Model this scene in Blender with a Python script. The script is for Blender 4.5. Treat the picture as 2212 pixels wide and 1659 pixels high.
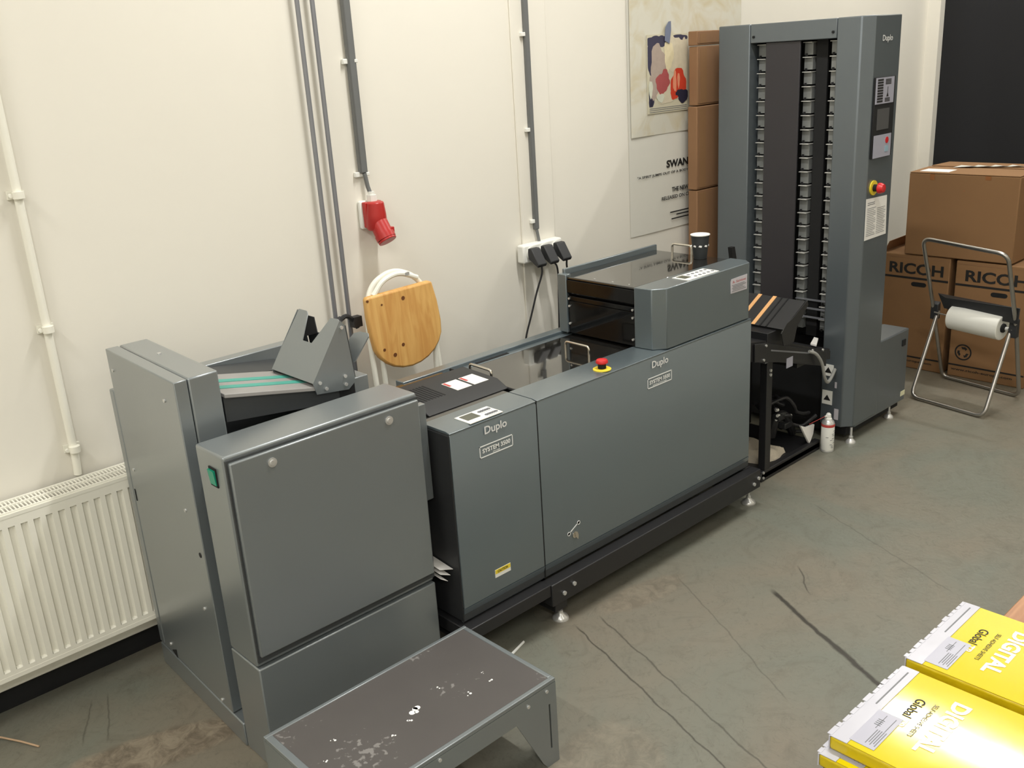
import bpy, bmesh, math, random
from mathutils import Vector, Matrix
random.seed(7)
for _o in list(bpy.data.objects): bpy.data.objects.remove(_o)
scene = bpy.context.scene
COL = scene.collection
# ------------------------------------------------------------ camera
cam_data = bpy.data.cameras.new('camera'); cam = bpy.data.objects.new('camera', cam_data); COL.objects.link(cam)
right = Vector((0.72759, -0.68339, -0.05995)); down = Vector((-0.26156, -0.19556, -0.94517)); fwd = Vector((0.63419, 0.70337, -0.32103))
M = Matrix((right, -down, -fwd)).transposed().to_4x4(); M.translation = Vector((0, 0, 1.88)); cam.matrix_world = M
cam_data.sensor_width = 36; cam_data.lens = 2086.4/2212*36; cam_data.clip_start = .05
scene.camera = cam
# ------------------------------------------------------------ world, exposure
w = bpy.data.worlds.new('world'); scene.world = w; w.use_nodes = True
w.node_tree.nodes['Background'].inputs[0].default_value = (.9, .95, 1, 1); w.node_tree.nodes['Background'].inputs[1].default_value = .05
vs = scene.view_settings; vs.view_transform = 'Standard'; vs.look = 'None'; vs.gamma = 1; vs.use_curve_mapping = False; vs.exposure = 0.0
CEIL = 4.2
LAMPS = [(5.9, 1.95), (2.5, 1.6), (-1.2, 1.5), (5.9, -1.5), (2.5, -1.5), (-1.2, -1.5)]  # the front row of lamps is unseen, added as fill light
LPOW = [58, 80, 56, 10, 24, 84]
for (lx, ly), pw in zip(LAMPS, LPOW):
    ld = bpy.data.lights.new('tube_light', 'AREA'); ld.shape = 'RECTANGLE'; ld.size = .10; ld.size_y = 1.5; ld.energy = pw; ld.color = (1, .985, .95)
    lo = bpy.data.objects.new('tube_light', ld); COL.objects.link(lo); lo.location = (lx, ly, CEIL-.18)

# ------------------------------------------------------------ materials
def lin(c): return tuple((x/255/12.92 if x/255 <= .04045 else ((x/255+.055)/1.055)**2.4) for x in c)
MATS = {}
def mat(name, c, rough=.5, metal=0, var=.06, scale=8, spec=.5, bump=0, bscale=200, coat=0, trans=0):
    m = bpy.data.materials.new(name); m.use_nodes = True; nt = m.node_tree; b = nt.nodes['Principled BSDF']
    c = lin(c)
    b.inputs['Roughness'].default_value = rough; b.inputs['Metallic'].default_value = metal
    b.inputs['Specular IOR Level'].default_value = spec; b.inputs['Coat Weight'].default_value = coat; b.inputs['Coat Roughness'].default_value = .0 if rough < .1 else .28; b.inputs['Transmission Weight'].default_value = trans
    tc = nt.nodes.new('ShaderNodeTexCoord'); n = nt.nodes.new('ShaderNodeTexNoise'); n.inputs['Scale'].default_value = scale; n.inputs['Detail'].default_value = 4
    nt.links.new(tc.outputs['Object'], n.inputs['Vector'])
    mx = nt.nodes.new('ShaderNodeMix'); mx.data_type = 'RGBA'
    mx.inputs[6].default_value = (*[v*(1-var) for v in c], 1); mx.inputs[7].default_value = (*[min(1, v*(1+var)) for v in c], 1)
    nt.links.new(n.outputs['Fac'], mx.inputs[0]); nt.links.new(mx.outputs[2], b.inputs['Base Color'])
    if bump:
        n2 = nt.nodes.new('ShaderNodeTexNoise'); n2.inputs['Scale'].default_value = bscale; nt.links.new(tc.outputs['Object'], n2.inputs['Vector'])
        bp = nt.nodes.new('ShaderNodeBump'); bp.inputs['Strength'].default_value = bump; bp.inputs['Distance'].default_value = .01
        nt.links.new(n2.outputs['Fac'], bp.inputs['Height']); nt.links.new(bp.outputs[0], b.inputs['Normal'])
    MATS[name] = m; return m
GREYF = mat('feeder_grey', (126, 133, 136), .36, .4, spec=1, coat=1, var=.03, bump=.03, bscale=900)
GREY = mat('machine_grey', (100, 112, 118), .34, .4, spec=1, coat=1, var=.03, bump=.03, bscale=900)
GREY2 = mat('tower_grey', (96, 104, 109), .38, .35, spec=.8, coat=.4, var=.03, bump=.03, bscale=900)
DGREY = mat('dark_grey_metal', (58, 61, 63), .5)
TRAYG = mat('tray_grey', (150, 148, 146), .45)
TEAL = mat('teal_belt', (70, 160, 145), .5)
BLACK = mat('black_metal', (34, 34, 36), .45)
BLACKM = mat('matt_black', (14, 15, 17), .8)
RUBBER = mat('black_plastic', (40, 41, 43), .5)
WINM = mat('smoked_sheet', (16, 16, 17), .09, spec=.35, var=.1)
LID = mat('dark_acrylic', (30, 29, 27), .06, var=.25, scale=3, spec=.9, coat=.6)
MAT_TOP = mat('table_rubber', (84, 80, 78), .5, var=.12, scale=5)
STEEL = mat('bright_steel', (215, 215, 213), .3, .6)
CHROME = mat('chrome', (225, 220, 210), .12, 1)
TUBEST = mat('brushed_tube', (175, 172, 168), .3, 1)
BRKT = mat('bracket_zinc', (128, 131, 130), .45, .3, var=.25, scale=30)
BRKL = mat('bracket_lip', (205, 205, 200), .4, .2)
WHITE = mat('white_plastic', (236, 236, 230), .4)
ENAM = mat('radiator_enamel', (240, 238, 226), .35, var=.02)
PAPER = mat('white_paper', (238, 236, 232), .7)
TXT_W = mat('white_print', (240, 240, 238), .5)
TXT_K = mat('black_print', (28, 27, 27), .6)
TXT_G = mat('grey_print', (120, 122, 126), .6)
SILV = mat('silver_letters', (235, 235, 235), .3, .1)
LCD = mat('lcd_glass', (88, 90, 78), .3)
LCDK = mat('dark_screen', (92, 92, 92), .2)
RED = mat('signal_red', (205, 38, 42), .35)
REDS = mat('socket_red', (178, 38, 36), .35)
YEL = mat('signal_yellow', (238, 212, 60), .45)
CARD = mat('cardboard', (138, 103, 68), .8, var=.06, scale=6)
CARD2 = mat('cardboard_dark', (138, 103, 72), .8, var=.08, scale=6)
TAPE = mat('packing_tape', (150, 100, 62), .3)
WIRE = mat('cable_black', (38, 38, 40), .5)
CONDG = mat('conduit_grey', (108, 110, 110), .45)
CONDS = mat('conduit_steel', (140, 142, 148), .35, .5)
ORANGE = mat('orange_belt', (232, 178, 120), .5)
YPACK = mat('yellow_wrap', (214, 194, 14), .09, var=.04, spec=.5, bump=.03, bscale=7)
YPACKS = mat('yellow_wrap_side', (208, 184, 20), .3, var=.1, scale=20, bump=.4, bscale=30)
WPACK = mat('white_wrap', (190, 190, 200), .25, var=.02, bump=.12, bscale=12)
GPACK = mat('grey_wrap', (172, 172, 186), .3, var=.02)
CLOTH = mat('beige_cloth', (186, 176, 158), .9, bump=.4, bscale=120)
FILM = mat('white_film', (232, 232, 224), .3)
CUPB = mat('cup_black', (30, 34, 36), .6)
BEIGEC = mat('grey_cable', (150, 150, 146), .5)
DOORK = mat('black_curtain_cloth', (22, 23, 27), .85, var=.12, scale=2)
CREAM = mat('cream_label', (226, 224, 190), .6)
BLUEG = mat('tape_blue_grey', (120, 128, 150), .5)
LILAC = mat('lilac_label', (196, 192, 198), .6)
REDP = mat('red_print', (190, 70, 66), .6)

def wallmat(name, c):
    m = mat(name, c, .75, var=.02, scale=1.5, bump=.08, bscale=6); return m
WALLM = wallmat('painted_wall', (232, 228, 217))
CEILM = wallmat('painted_ceiling', (235, 234, 228))

def wood_material(name, c1, c2, axis=0, scale=16):
    m = bpy.data.materials.new(name); m.use_nodes = True; nt = m.node_tree; b = nt.nodes['Principled BSDF']; b.inputs['Roughness'].default_value = .4
    tc = nt.nodes.new('ShaderNodeTexCoord'); mp = nt.nodes.new('ShaderNodeMapping'); nt.links.new(tc.outputs['Object'], mp.inputs[0])
    s = [scale]*3; s[axis] = scale*.08; mp.inputs['Scale'].default_value = s
    n = nt.nodes.new('ShaderNodeTexNoise'); n.inputs['Scale'].default_value = 2.2; n.inputs['Detail'].default_value = 6; n.inputs['Distortion'].default_value = 1.2
    nt.links.new(mp.outputs[0], n.inputs['Vector'])
    r = nt.nodes.new('ShaderNodeValToRGB'); r.color_ramp.elements[0].position = .35; r.color_ramp.elements[1].position = .65
    r.color_ramp.elements[0].color = (*lin(c1), 1); r.color_ramp.elements[1].color = (*lin(c2), 1)
    nt.links.new(n.outputs['Fac'], r.inputs[0]); nt.links.new(r.outputs[0], b.inputs['Base Color']); return m
PINE = wood_material('varnished_pine', (206, 152, 84), (226, 180, 108), 2, 14)
TABLEW = wood_material('table_wood', (150, 100, 66), (184, 136, 98), 0, 10)
KNOT = mat('wood_knot', (110, 66, 34), .5)

def floor_material():
    m = bpy.data.materials.new('worn_floor_paint'); m.use_nodes = True; nt = m.node_tree; L = nt.links.new; N = nt.nodes.new
    b = nt.nodes['Principled BSDF']
    geo = N('ShaderNodeNewGeometry'); pos = geo.outputs['Position']
    def math_(op, a, bb=None, c=None, clamp=False):
        n = N('ShaderNodeMath'); n.operation = op; n.use_clamp = clamp
        for i, v in enumerate((a, bb, c)):
            if v is None: continue
            if isinstance(v, (int, float)): n.inputs[i].default_value = v
            else: L(v, n.inputs[i])
        return n.outputs[0]
    def noise(scale, detail=5, dist=0, rough=.55):
        n = N('ShaderNodeTexNoise'); n.inputs['Scale'].default_value = scale; n.inputs['Detail'].default_value = detail; n.inputs['Distortion'].default_value = dist; n.inputs['Roughness'].default_value = rough
        L(pos, n.inputs['Vector']); return n.outputs['Fac']
    def mix(f, a, c):
        n = N('ShaderNodeMix'); n.data_type = 'RGBA'
        L(f, n.inputs[0])
        for i, v in ((6, a), (7, c)):
            if isinstance(v, tuple): n.inputs[i].default_value = (*lin(v), 1)
            else: L(v, n.inputs[i])
        return n.outputs[2]
    def ramp(v, a, c):
        n = N('ShaderNodeMapRange'); n.clamp = True; L(v, n.inputs[0]); n.inputs[1].default_value = a; n.inputs[2].default_value = c; return n.outputs[0]
    col = mix(ramp(noise(1.3, 6, 1.0), .35, .65), (116, 118, 107), (126, 119, 105))
    col = mix(math_('MULTIPLY', ramp(noise(5, 8, 2.5, .7), .50, .75), .45), col, (92, 86, 74))
    col = mix(math_('MULTIPLY', ramp(noise(14, 8, 3, .7), .56, .70), .4), col, (84, 79, 68))
    n1 = noise(2.2, 8, 4, .6)                                          # fine curved scratches
    scr = math_('SUBTRACT', 1, ramp(math_('ABSOLUTE', math_('SUBTRACT', n1, .5)), .0, .004))
    col = mix(math_('MULTIPLY', scr, .45), col, (84, 80, 70))
    sep = N('ShaderNodeSeparateXYZ'); L(pos, sep.inputs[0]); X, Y = sep.outputs[0], sep.outputs[1]
    wob = math_('MULTIPLY', math_('SUBTRACT', noise(9, 4), .5), .03)
    def seg(ax, ay, bx, by, wd, soft):
        d = Vector((bx-ax, by-ay)); ln = d.length; d /= ln
        px = math_('SUBTRACT', X, ax); py = math_('SUBTRACT', Y, ay)
        t = math_('ADD', math_('MULTIPLY', px, d.x), math_('MULTIPLY', py, d.y))
        s = math_('ADD', math_('SUBTRACT', math_('MULTIPLY', px, -d.y), math_('MULTIPLY', py, -d.x)), 0)
        s = math_('ADD', math_('MULTIPLY', px, -d.y), math_('MULTIPLY', py, d.x))
        s = math_('ABSOLUTE', math_('ADD', s, wob))
        k = math_('SUBTRACT', 1, ramp(s, wd, wd+soft))
        e = math_('MULTIPLY', ramp(t, -.02, .02), math_('SUBTRACT', 1, ramp(t, ln-.02, ln+.02)))
        return math_('MULTIPLY', k, e)
    for a in ((2.695, 1.66, 2.42, 1.08, .005, .008, .7), (2.905, 1.68, 2.77, 1.56, .001, .004, .5), (2.06, 2.03, 1.75, 1.0, .001, .004, .55),
              (2.16, 2.01, 1.85, 1.0, .001, .004, .45), (2.56, 1.98, 2.2, 1.3, .0, .004, .35), (3.4, 1.9, 3.1, 1.2, .0, .005, .3), (.72, 2.9, .62, 2.72, .0, .004, .4), (.77, 2.9, .68, 2.68, .0, .004, .4)):
        col = mix(math_('MULTIPLY', seg(*a[:6]), min(1, a[6]*1.35)), col, (52, 48, 41))
    def ell(cx, cy, rx, ry, ang):
        ca, sa = math.cos(ang), math.sin(ang)
        px = math_('SUBTRACT', X, cx); py = math_('SUBTRACT', Y, cy)
        u = math_('DIVIDE', math_('ADD', math_('MULTIPLY', px, ca), math_('MULTIPLY', py, sa)), rx)
        v = math_('DIVIDE', math_('ADD', math_('MULTIPLY', px, -sa), math_('MULTIPLY', py, ca)), ry)
        r = math_('ADD', math_('SQRT', math_('ADD', math_('MULTIPLY', u, u), math_('MULTIPLY', v, v))), math_('MULTIPLY', wob, 14))
        return math_('SUBTRACT', 1, ramp(r, .8, 1.05))
    patch = mix(ramp(noise(16, 9, 1.2, .7), .40, .62), (104, 92, 78), (150, 138, 120))
    col = mix(math_('MULTIPLY', ell(.77, 2.52, .30, .09, -.35), .85), col, patch)
    col = mix(math_('MULTIPLY', ell(2.38, 2.0, .22, .07, -.2), .4), col, patch)
    col = mix(math_('MULTIPLY', ell(1.62, 1.5, .2, .16, .3), .35), col, patch)
    L(col, b.inputs['Base Color'])
    rr = N('ShaderNodeMapRange'); L(noise(4, 5, 1), rr.inputs[0]); rr.inputs[3].default_value = .34; rr.inputs[4].default_value = .6; L(rr.outputs[0], b.inputs['Roughness'])
    bp = N('ShaderNodeBump'); bp.inputs['Strength'].default_value = .12; bp.inputs['Distance'].default_value = .01; L(noise(18, 6, 2), bp.inputs['Height']); L(bp.outputs[0], b.inputs['Normal'])
    return m
FLOORM = floor_material()

# ------------------------------------------------------------ mesh helpers (world coordinates)
class MB:
    def __init__(s): s.v = []; s.f = []; s.mi = []; s.m = 0
    def add(s, vs_, fs):
        n = len(s.v); s.v += [Vector(p) for p in vs_]; s.f += [[i+n for i in f] for f in fs]; s.mi += [s.m]*len(fs); return s
    def box(s, x0, x1, y0, y1, z0, z1):
        return s.add([(x, y, z) for z in (z0, z1) for x, y in ((x0, y0), (x1, y0), (x1, y1), (x0, y1))],
                     [(3, 2, 1, 0), (4, 5, 6, 7), (0, 1, 5, 4), (1, 2, 6, 5), (2, 3, 7, 6), (3, 0, 4, 7)])
    def prism(s, pts, vec):
        n = len(pts); pts = [Vector(p) for p in pts]; vec = Vector(vec)
        nr = Vector((0, 0, 0))
        for i in range(n): nr += (pts[i]-pts[0]).cross(pts[(i+1) % n]-pts[0])
        if nr.dot(vec) > 0: pts = pts[::-1]
        return s.add(pts+[p+vec for p in pts], [tuple(range(n)), tuple(range(2*n-1, n-1, -1))]+[((i+1) % n, i, n+i, n+(i+1) % n) for i in range(n)])
    def cyl(s, p0, p1, r, n=20, r1=None, cap=True):
        p0, p1 = Vector(p0), Vector(p1); r1 = r if r1 is None else r1; d = (p1-p0).normalized()
        a = d.orthogonal().normalized(); c = d.cross(a)
        ring = lambda p, q: [p+(a*math.cos(2*math.pi*i/n)+c*math.sin(2*math.pi*i/n))*q for i in range(n)]
        f = [(i, (i+1) % n, n+(i+1) % n, n+i) for i in range(n)]
        if cap: f += [tuple(range(n-1, -1, -1)), tuple(range(n, 2*n))]
        return s.add(ring(p0, r)+ring(p1, r1), f)
    def tube(s, path, r, n=10):
        path = [Vector(p) for p in path]; rings = []
        t = (path[1]-path[0]).normalized(); a = t.orthogonal().normalized()
        for i, p in enumerate(path):
            t = ((path[min(i+1, len(path)-1)]-path[max(i-1, 0)])).normalized()
            a = (a-t*a.dot(t)).normalized(); c = t.cross(a)
            rings.append([p+(a*math.cos(2*math.pi*k/n)+c*math.sin(2*math.pi*k/n))*r for k in range(n)])
        vs_ = [q for rg in rings for q in rg]; fs = []
        for i in range(len(path)-1):
            fs += [(i*n+k, i*n+(k+1) % n, (i+1)*n+(k+1) % n, (i+1)*n+k) for k in range(n)]
        fs += [tuple(range(n-1, -1, -1)), tuple(range((len(path)-1)*n, len(path)*n))]
        return s.add(vs_, fs)
    def lathe(s, c, prof, n=28, axis=(0, 0, 1)):
        c = Vector(c); d = Vector(axis).normalized(); a = d.orthogonal().normalized(); e = d.cross(a); vs_ = []
        for r, z in prof: vs_ += [c+d*z+(a*math.cos(2*math.pi*i/n)+e*math.sin(2*math.pi*i/n))*max(r, 1e-5) for i in range(n)]
        fs = []
        for j in range(len(prof)-1): fs += [(j*n+i, j*n+(i+1) % n, (j+1)*n+(i+1) % n, (j+1)*n+i) for i in range(n)]
        fs += [tuple(range(n-1, -1, -1)), tuple(range((len(prof)-1)*n, len(prof)*n))]
        return s.add(vs_, fs)
def rnd(path, rad, k=6):
    path = [Vector(p) for p in path]; out = [path[0]]
    for i in range(1, len(path)-1):
        a, b, c = path[i-1], path[i], path[i+1]
        p = b+(a-b).normalized()*min(rad, (a-b).length*.45); q = b+(c-b).normalized()*min(rad, (c-b).length*.45)
        for j in range(k+1):
            t = j/k; out.append(p*(1-t)**2+b*2*t*(1-t)+q*t*t)
    return out+[path[-1]]
def wloc(o):
    v = Vector((0, 0, 0))
    while o: v += o.location; o = o.parent
    return v
def mk(name, mb, m, parent=None, bevel=0, smooth=True, origin=None, seg=2):
    me = bpy.data.meshes.new(name)
    if parent: off = wloc(parent); loc = Vector((0, 0, 0))
    else:
        xs = [p.x for p in mb.v]; ys = [p.y for p in mb.v]; zs = [p.z for p in mb.v]
        off = Vector(origin) if origin else Vector(((min(xs)+max(xs))/2, (min(ys)+max(ys))/2, min(zs))); loc = off
    me.from_pydata([p-off for p in mb.v], [], mb.f)
    ms = m if isinstance(m, (list, tuple)) else [m]
    for q in ms: me.materials.append(q)
    if len(ms) > 1:
        for p, i in zip(me.polygons, mb.mi): p.material_index = i
    bm = bmesh.new(); bm.from_mesh(me); bmesh.ops.recalc_face_normals(bm, faces=bm.faces)
    bm.to_mesh(me); bm.free()
    if smooth:
        me.polygons.foreach_set('use_smooth', [True]*len(me.polygons)); me.set_sharp_from_angle(angle=math.radians(35))
    o = bpy.data.objects.new(name, me); COL.objects.link(o); o.location = loc
    if parent: o.parent = parent
    if bevel:
        bv = o.modifiers.new('bevel', 'BEVEL'); bv.width = bevel; bv.segments = seg; bv.limit_method = 'ANGLE'; bv.angle_limit = math.radians(40)
    return o
def thing(name, loc, label, cat, group=None):
    o = bpy.data.objects.new(name, None); COL.objects.link(o); o.location = loc; o.empty_display_size = .05
    return tag(o, label, cat, group)
def tag(o, label, cat, group=None, kind=None):
    o['label'] = label; o['category'] = cat
    if group: o['group'] = group
    if kind: o['kind'] = kind
    return o
def struct(o): o['kind'] = 'structure'; return o
def B(*a): return MB().box(*a)
def text_mb(s, origin, xd, yd, height=None, width=None, depth=.0006, bold=0, mb=None, center=False):
    """lettering: baseline-left corner of its bounding box at origin"""
    cu = bpy.data.curves.new('t', 'FONT'); cu.body = s; cu.extrude = 0; cu.offset = bold; cu.resolution_u = 3
    ob = bpy.data.objects.new('t', cu); me = bpy.data.meshes.new_from_object(ob)
    xs = [v.co.x for v in me.vertices]; ys = [v.co.y for v in me.vertices]
    x0, x1, y0, y1 = min(xs), max(xs), min(ys), max(ys)
    sy = height/(y1-y0) if height else width/(x1-x0); sx = width/(x1-x0) if width else sy
    xd = Vector(xd).normalized(); yd = Vector(yd).normalized(); nd = xd.cross(yd).normalized(); o = Vector(origin)
    cx = (x1-x0)/2*sx if center else 0
    f = lambda c, h: o+xd*((c.x-x0)*sx-cx)+yd*((c.y-y0)*sy)+nd*h
    mb = mb or MB(); n = len(me.vertices)
    vs_ = [f(v.co, depth) for v in me.vertices]; mb.add(vs_, [tuple(p.vertices) for p in me.polygons])
    bpy.data.objects.remove(ob); bpy.data.curves.remove(cu); bpy.data.meshes.remove(me)
    return mb
def dup(root, loc, **kw):
    r = root.copy(); COL.objects.link(r); r.location = loc
    for k_, v_ in kw.items(): r[k_] = v_
    for ch in list(root.children):
        c = ch.copy(); COL.objects.link(c); c.parent = r
        for g in ch.children:
            d = g.copy(); COL.objects.link(d); d.parent = c
    return r

# ------------------------------------------------------------ room
WY = 3.08; WX = 6.66
struct(mk('floor', B(-3.2, 8.4, -3.2, 3.2, -.1, 0), FLOORM))
struct(mk('ceiling', B(-3.2, 8.4, -3.2, 3.2, CEIL, CEIL+.1), CEILM))
struct(mk('wall_back', B(-3.2, WX+.2, WY, WY+.12, 0, CEIL), WALLM))
struct(mk('wall_left', B(-3.2, -3.08, -3.2, WY, 0, CEIL), WALLM))
struct(mk('wall_front', B(-3.08, WX+.2, -3.2, -3.08, 0, CEIL), WALLM))
rw = MB().box(WX, WX+.14, 2.995, WY, 0, CEIL).box(WX, WX+.14, -3.08, .2, 0, CEIL).box(WX, WX+.14, .2, 2.995, 2.75, CEIL)
struct(mk('wall_right', rw, WALLM))
struct(mk('baseboard_back', B(-3.08, WX, WY-.012, WY-.0005, 0, .10), BLACKM, bevel=.002))
struct(mk('trim_1', B(2.885, 3.09, WY-.010, WY, 0, CEIL), WALLM, bevel=.004))     # shallow boxed-out strip of the wall
# black hanging in the doorway, with soft vertical folds
cm = MB(); n = 90
pts = [(WX+.06+.008*math.sin(i*.5)+.006*math.sin(i*.17+1), .2+2.795*i/n) for i in range(n+1)]
cm.prism([(x, y, 0.002) for x, y in pts]+[(WX+.1, 2.995, .002), (WX+.1, .2, .002)], (0, 0, 2.745))
tag(mk('curtain', cm, DOORK), 'tall black curtain filling the opening behind the cardboard boxes', 'curtain')

# ------------------------------------------------------------ ceiling lamps, the front row added as fill
def lamp(x, y, i):
    t = thing('ceiling_lamp', (x, y, CEIL), 'white fluorescent batten lamp on the ceiling %s' % ['above the collating tower', 'above the low work stand', 'at the far left end of the room', 'added as unseen fill, front row at the right', 'added as unseen fill, front row in the middle', 'added as unseen fill, front row at the left'][i], 'lamp', 'ceiling lamps')
    mk('lamp_body', B(x-.07, x+.07, y-.77, y+.77, CEIL-.15, CEIL), WHITE, t, .01)
    mk('tube', MB().cyl((x, y-.74, CEIL-.165), (x, y+.74, CEIL-.165), .013, 12), TUBE, t)
TUBE = mat('tube_glass', (250, 250, 245), .3); TUBE.node_tree.nodes['Principled BSDF'].inputs['Emission Color'].default_value = (1, .96, .86, 1); TUBE.node_tree.nodes['Principled BSDF'].inputs['Emission Strength'].default_value = 6
for i, (lx, ly) in enumerate(LAMPS): lamp(lx, ly, i)

# ------------------------------------------------------------ radiator
R0, R1, RF, RB, RZ0, RZ1 = -1.25, 1.04, 2.95, 3.045, .165, .69
rad = thing('radiator', (-.15, 3.0, 0), 'white steel panel radiator below the painted pipe on the left', 'radiator')
pitch = .0362; r = MB(); nflt = 43
prof = []                                                       # fluted front panel, section in x
x = R0+.02
fl = []
xs = [R0]; ysn = [RF]
while x+pitch < R1-.01:
    xs += [x, x+.003, x+.014, x+.0195]; ysn += [RF, RF+.012, RF+.010, RF]; x += pitch
xs.append(R1); ysn.append(RF)
v = []; f = []
zz = [RZ0+.012, RZ0+.028, RZ0+.034, RZ1-.046, RZ1-.042, RZ1-.012]
for zi, z in enumerate(zz):
    for xx, yy in zip(xs, ysn): v.append((xx, RF+(yy-RF if 1 < zi < 4 else 0), z))
nn = len(xs)
for zi in range(5):
    for i in range(nn-1): f.append((zi*nn+i, zi*nn+i+1, (zi+1)*nn+i+1, (zi+1)*nn+i))
fp = MB().add(v, f)
fp.box(R0, R1, RF-.001, RF+.006, RZ1-.013, RZ1-.002).box(R0, R1, RF-.001, RF+.012, RZ0, RZ0+.014)
mk('front_panel', fp, ENAM, rad)
mk('back_panel', B(R0+.02, R1-.02, RB-.014, RB-.002, RZ0-.075, RZ1-.03), ENAM, rad, .004)
mk('side_cover', B(R1-.002, R1+.004, RF+.004, RB, RZ0+.02, RZ1), ENAM, rad, .002)
g = MB(); y0, y1, y2 = RF+.012, RF+.062, RB+.006
for ya, yb in ((y0-.008, y0), (y1-.006, y1+.002), (y2-.002, y2+.006)): g.box(R0, R1, ya, yb, RZ1-.006, RZ1+.003)
x = R0
while x < R1:
    g.box(x, x+.0045, y0, y2, RZ1-.006, RZ1); x += .011
mk('top_grille', g, ENAM, rad)
mk('convector', B(R0+.02, R1-.02, RF+.02, RB-.02, RZ0+.03, RZ1-.06), BRKT, rad)
for xx in (-.9, .6): mk('bracket', B(xx, xx+.03, RB-.004, WY-.014, RZ0-.06, RZ1-.1), ENAM, rad, .002)

rp = thing('radiator_pipe', (.876, 3.05, .6), 'white painted heating pipe running down the wall to the radiator', 'pipe')
mk('pipe', MB().tube(rnd([(.88, 3.048, CEIL), (.876, 3.062, .735), (.874, 3.066, .70)], .03), .0125, 14), ENAM, rp)
for z in (2.35, 1.585, 1.182, .79):
    mk('pipe_clip', MB().box(.851, .900, WY-.012, WY-.001, z-.012, z+.012).cyl((.876, 3.048, z-.010), (.876, 3.048, z+.010), .0165, 16).cyl((.855, 3.058, z), (.855, 3.047, z), .006, 10), ENAM, rp)
    
# ------------------------------------------------------------ wall conduits
def conduit(x, z1, label, lower=None):
    c = thing('steel_conduit', (x, 3.05, z1), label, 'conduit', 'pair of steel conduits on the wall')
    mk('pipe', MB().tube([(x, 3.052, CEIL), (x, 3.052, 1.6), (x, 3.052, z1)], .0085, 12), CONDS, c)
    mk('saddle', MB().box(x-.018, x+.018, WY-.008, WY, z1+.02, z1+.045).cyl((x, 3.052, z1+.024), (x, 3.052, z1+.041), .0115, 12), CONDG, c)
    return c
conduit(1.883, .62, 'thin steel conduit on the wall, left one of the close pair')
conduit(1.943, .62, 'thin steel conduit on the wall, right one of the close pair')
jb = MB().tube(rnd([(1.885, 3.025, .985), (1.91, 3.02, 1.0), (1.945, 3.025, .97), (1.955, 3.02, .94)], .02), .009, 8).box(1.935, 1.972, 3.01, 3.04, .945, .985).cyl((1.883, 3.052, .97), (1.883, 3.02, .99), .012, 10)
tag(mk('pipe_clamp', jb, RUBBER), 'small black clamp joining the two steel conduits behind the feeder', 'clamp')

def clip(z, x, par): 
    mk('cable_clip', MB().box(x-.034, x+.016, WY-.016, WY-.0005, z-.009, z+.009).cyl((x+.014, WY-.02, z-.006), (x+.014, WY-.02, z+.006), .009, 10), WHITE, par, .002)
c1 = thing('flat_conduit', (2.085, 3.06, 1.42), 'dark grey flat cable conduit leading down to the red wall socket', 'conduit')
mk('duct', MB().prism([(2.085-.016, WY-.004, 1.50), (2.085+.016, WY-.004, 1.50), (2.085+.016, WY-.004, CEIL), (2.085-.016, WY-.004, CEIL)], (0, -.022, 0)), CONDG, c1, .005)
mk('cable', MB().tube([(2.088, WY-.02, 1.50), (2.093, WY-.024, 1.45), (2.099, WY-.03, 1.42)], .008), CONDG, c1)
for z in (1.897, 1.497): clip(z, 2.085, c1)
c2 = thing('flat_conduit', (2.962, 3.06, 1.10), 'narrow dark grey cable conduit leading down to the white triple outlet', 'conduit')
mk('duct', MB().box(2.962-.0125, 2.962+.0125, WY-.028, WY-.010, 1.15, CEIL), CONDG, c2, .004)
mk('cable', MB().tube([(2.962, WY-.022, 1.15), (2.966, WY-.03, 1.095)], .007), CONDG, c2)
for z in (1.962, 1.578, 1.188): 
    mk('cable_clip', B(2.962-.032, 2.962+.012, WY-.026, WY-.0105, z-.008, z+.008), WHITE, c2, .002)

# red three-phase wall socket
s = thing('wall_socket', (2.09, WY, 1.27), 'red industrial power socket with grey gland on the white wall', 'wall socket')
mk('back_plate', B(2.052, 2.135, WY-.022, WY, 1.295, 1.40), WHITE, s, .006)
mk('gland', MB().cyl((2.098, 3.045, 1.385), (2.098, 3.045, 1.42), .019, 8).cyl((2.098, 3.045, 1.415), (2.098, 3.045, 1.432), .012, 12), WHITE, s)
body = MB().prism([(2.058, 3.058, 1.396), (2.134, 3.058, 1.396), (2.138, 3.058, 1.300), (2.060, 3.058, 1.300)], (0, -.022, 0)).lathe((2.098, 3.030, 1.29), [(.034, 0), (.041, .012), (.039, .06), (.034, .103), (.022, .107)], 24)
mk('socket_body', body, REDS, s, .003)
mk('socket_barrel', MB().cyl((2.100, 3.022, 1.318), (2.104, 2.992, 1.268), .035, 24).cyl((2.103, 2.996, 1.276), (2.105, 2.986, 1.258), .038, 24), REDS, s)
mk('flap', MB().cyl((2.105, 2.985, 1.257), (2.106, 2.980, 1.249), .036, 24).box(2.116, 2.138, 2.975, 3.0, 1.268, 1.300), REDS, s, .002)

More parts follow.
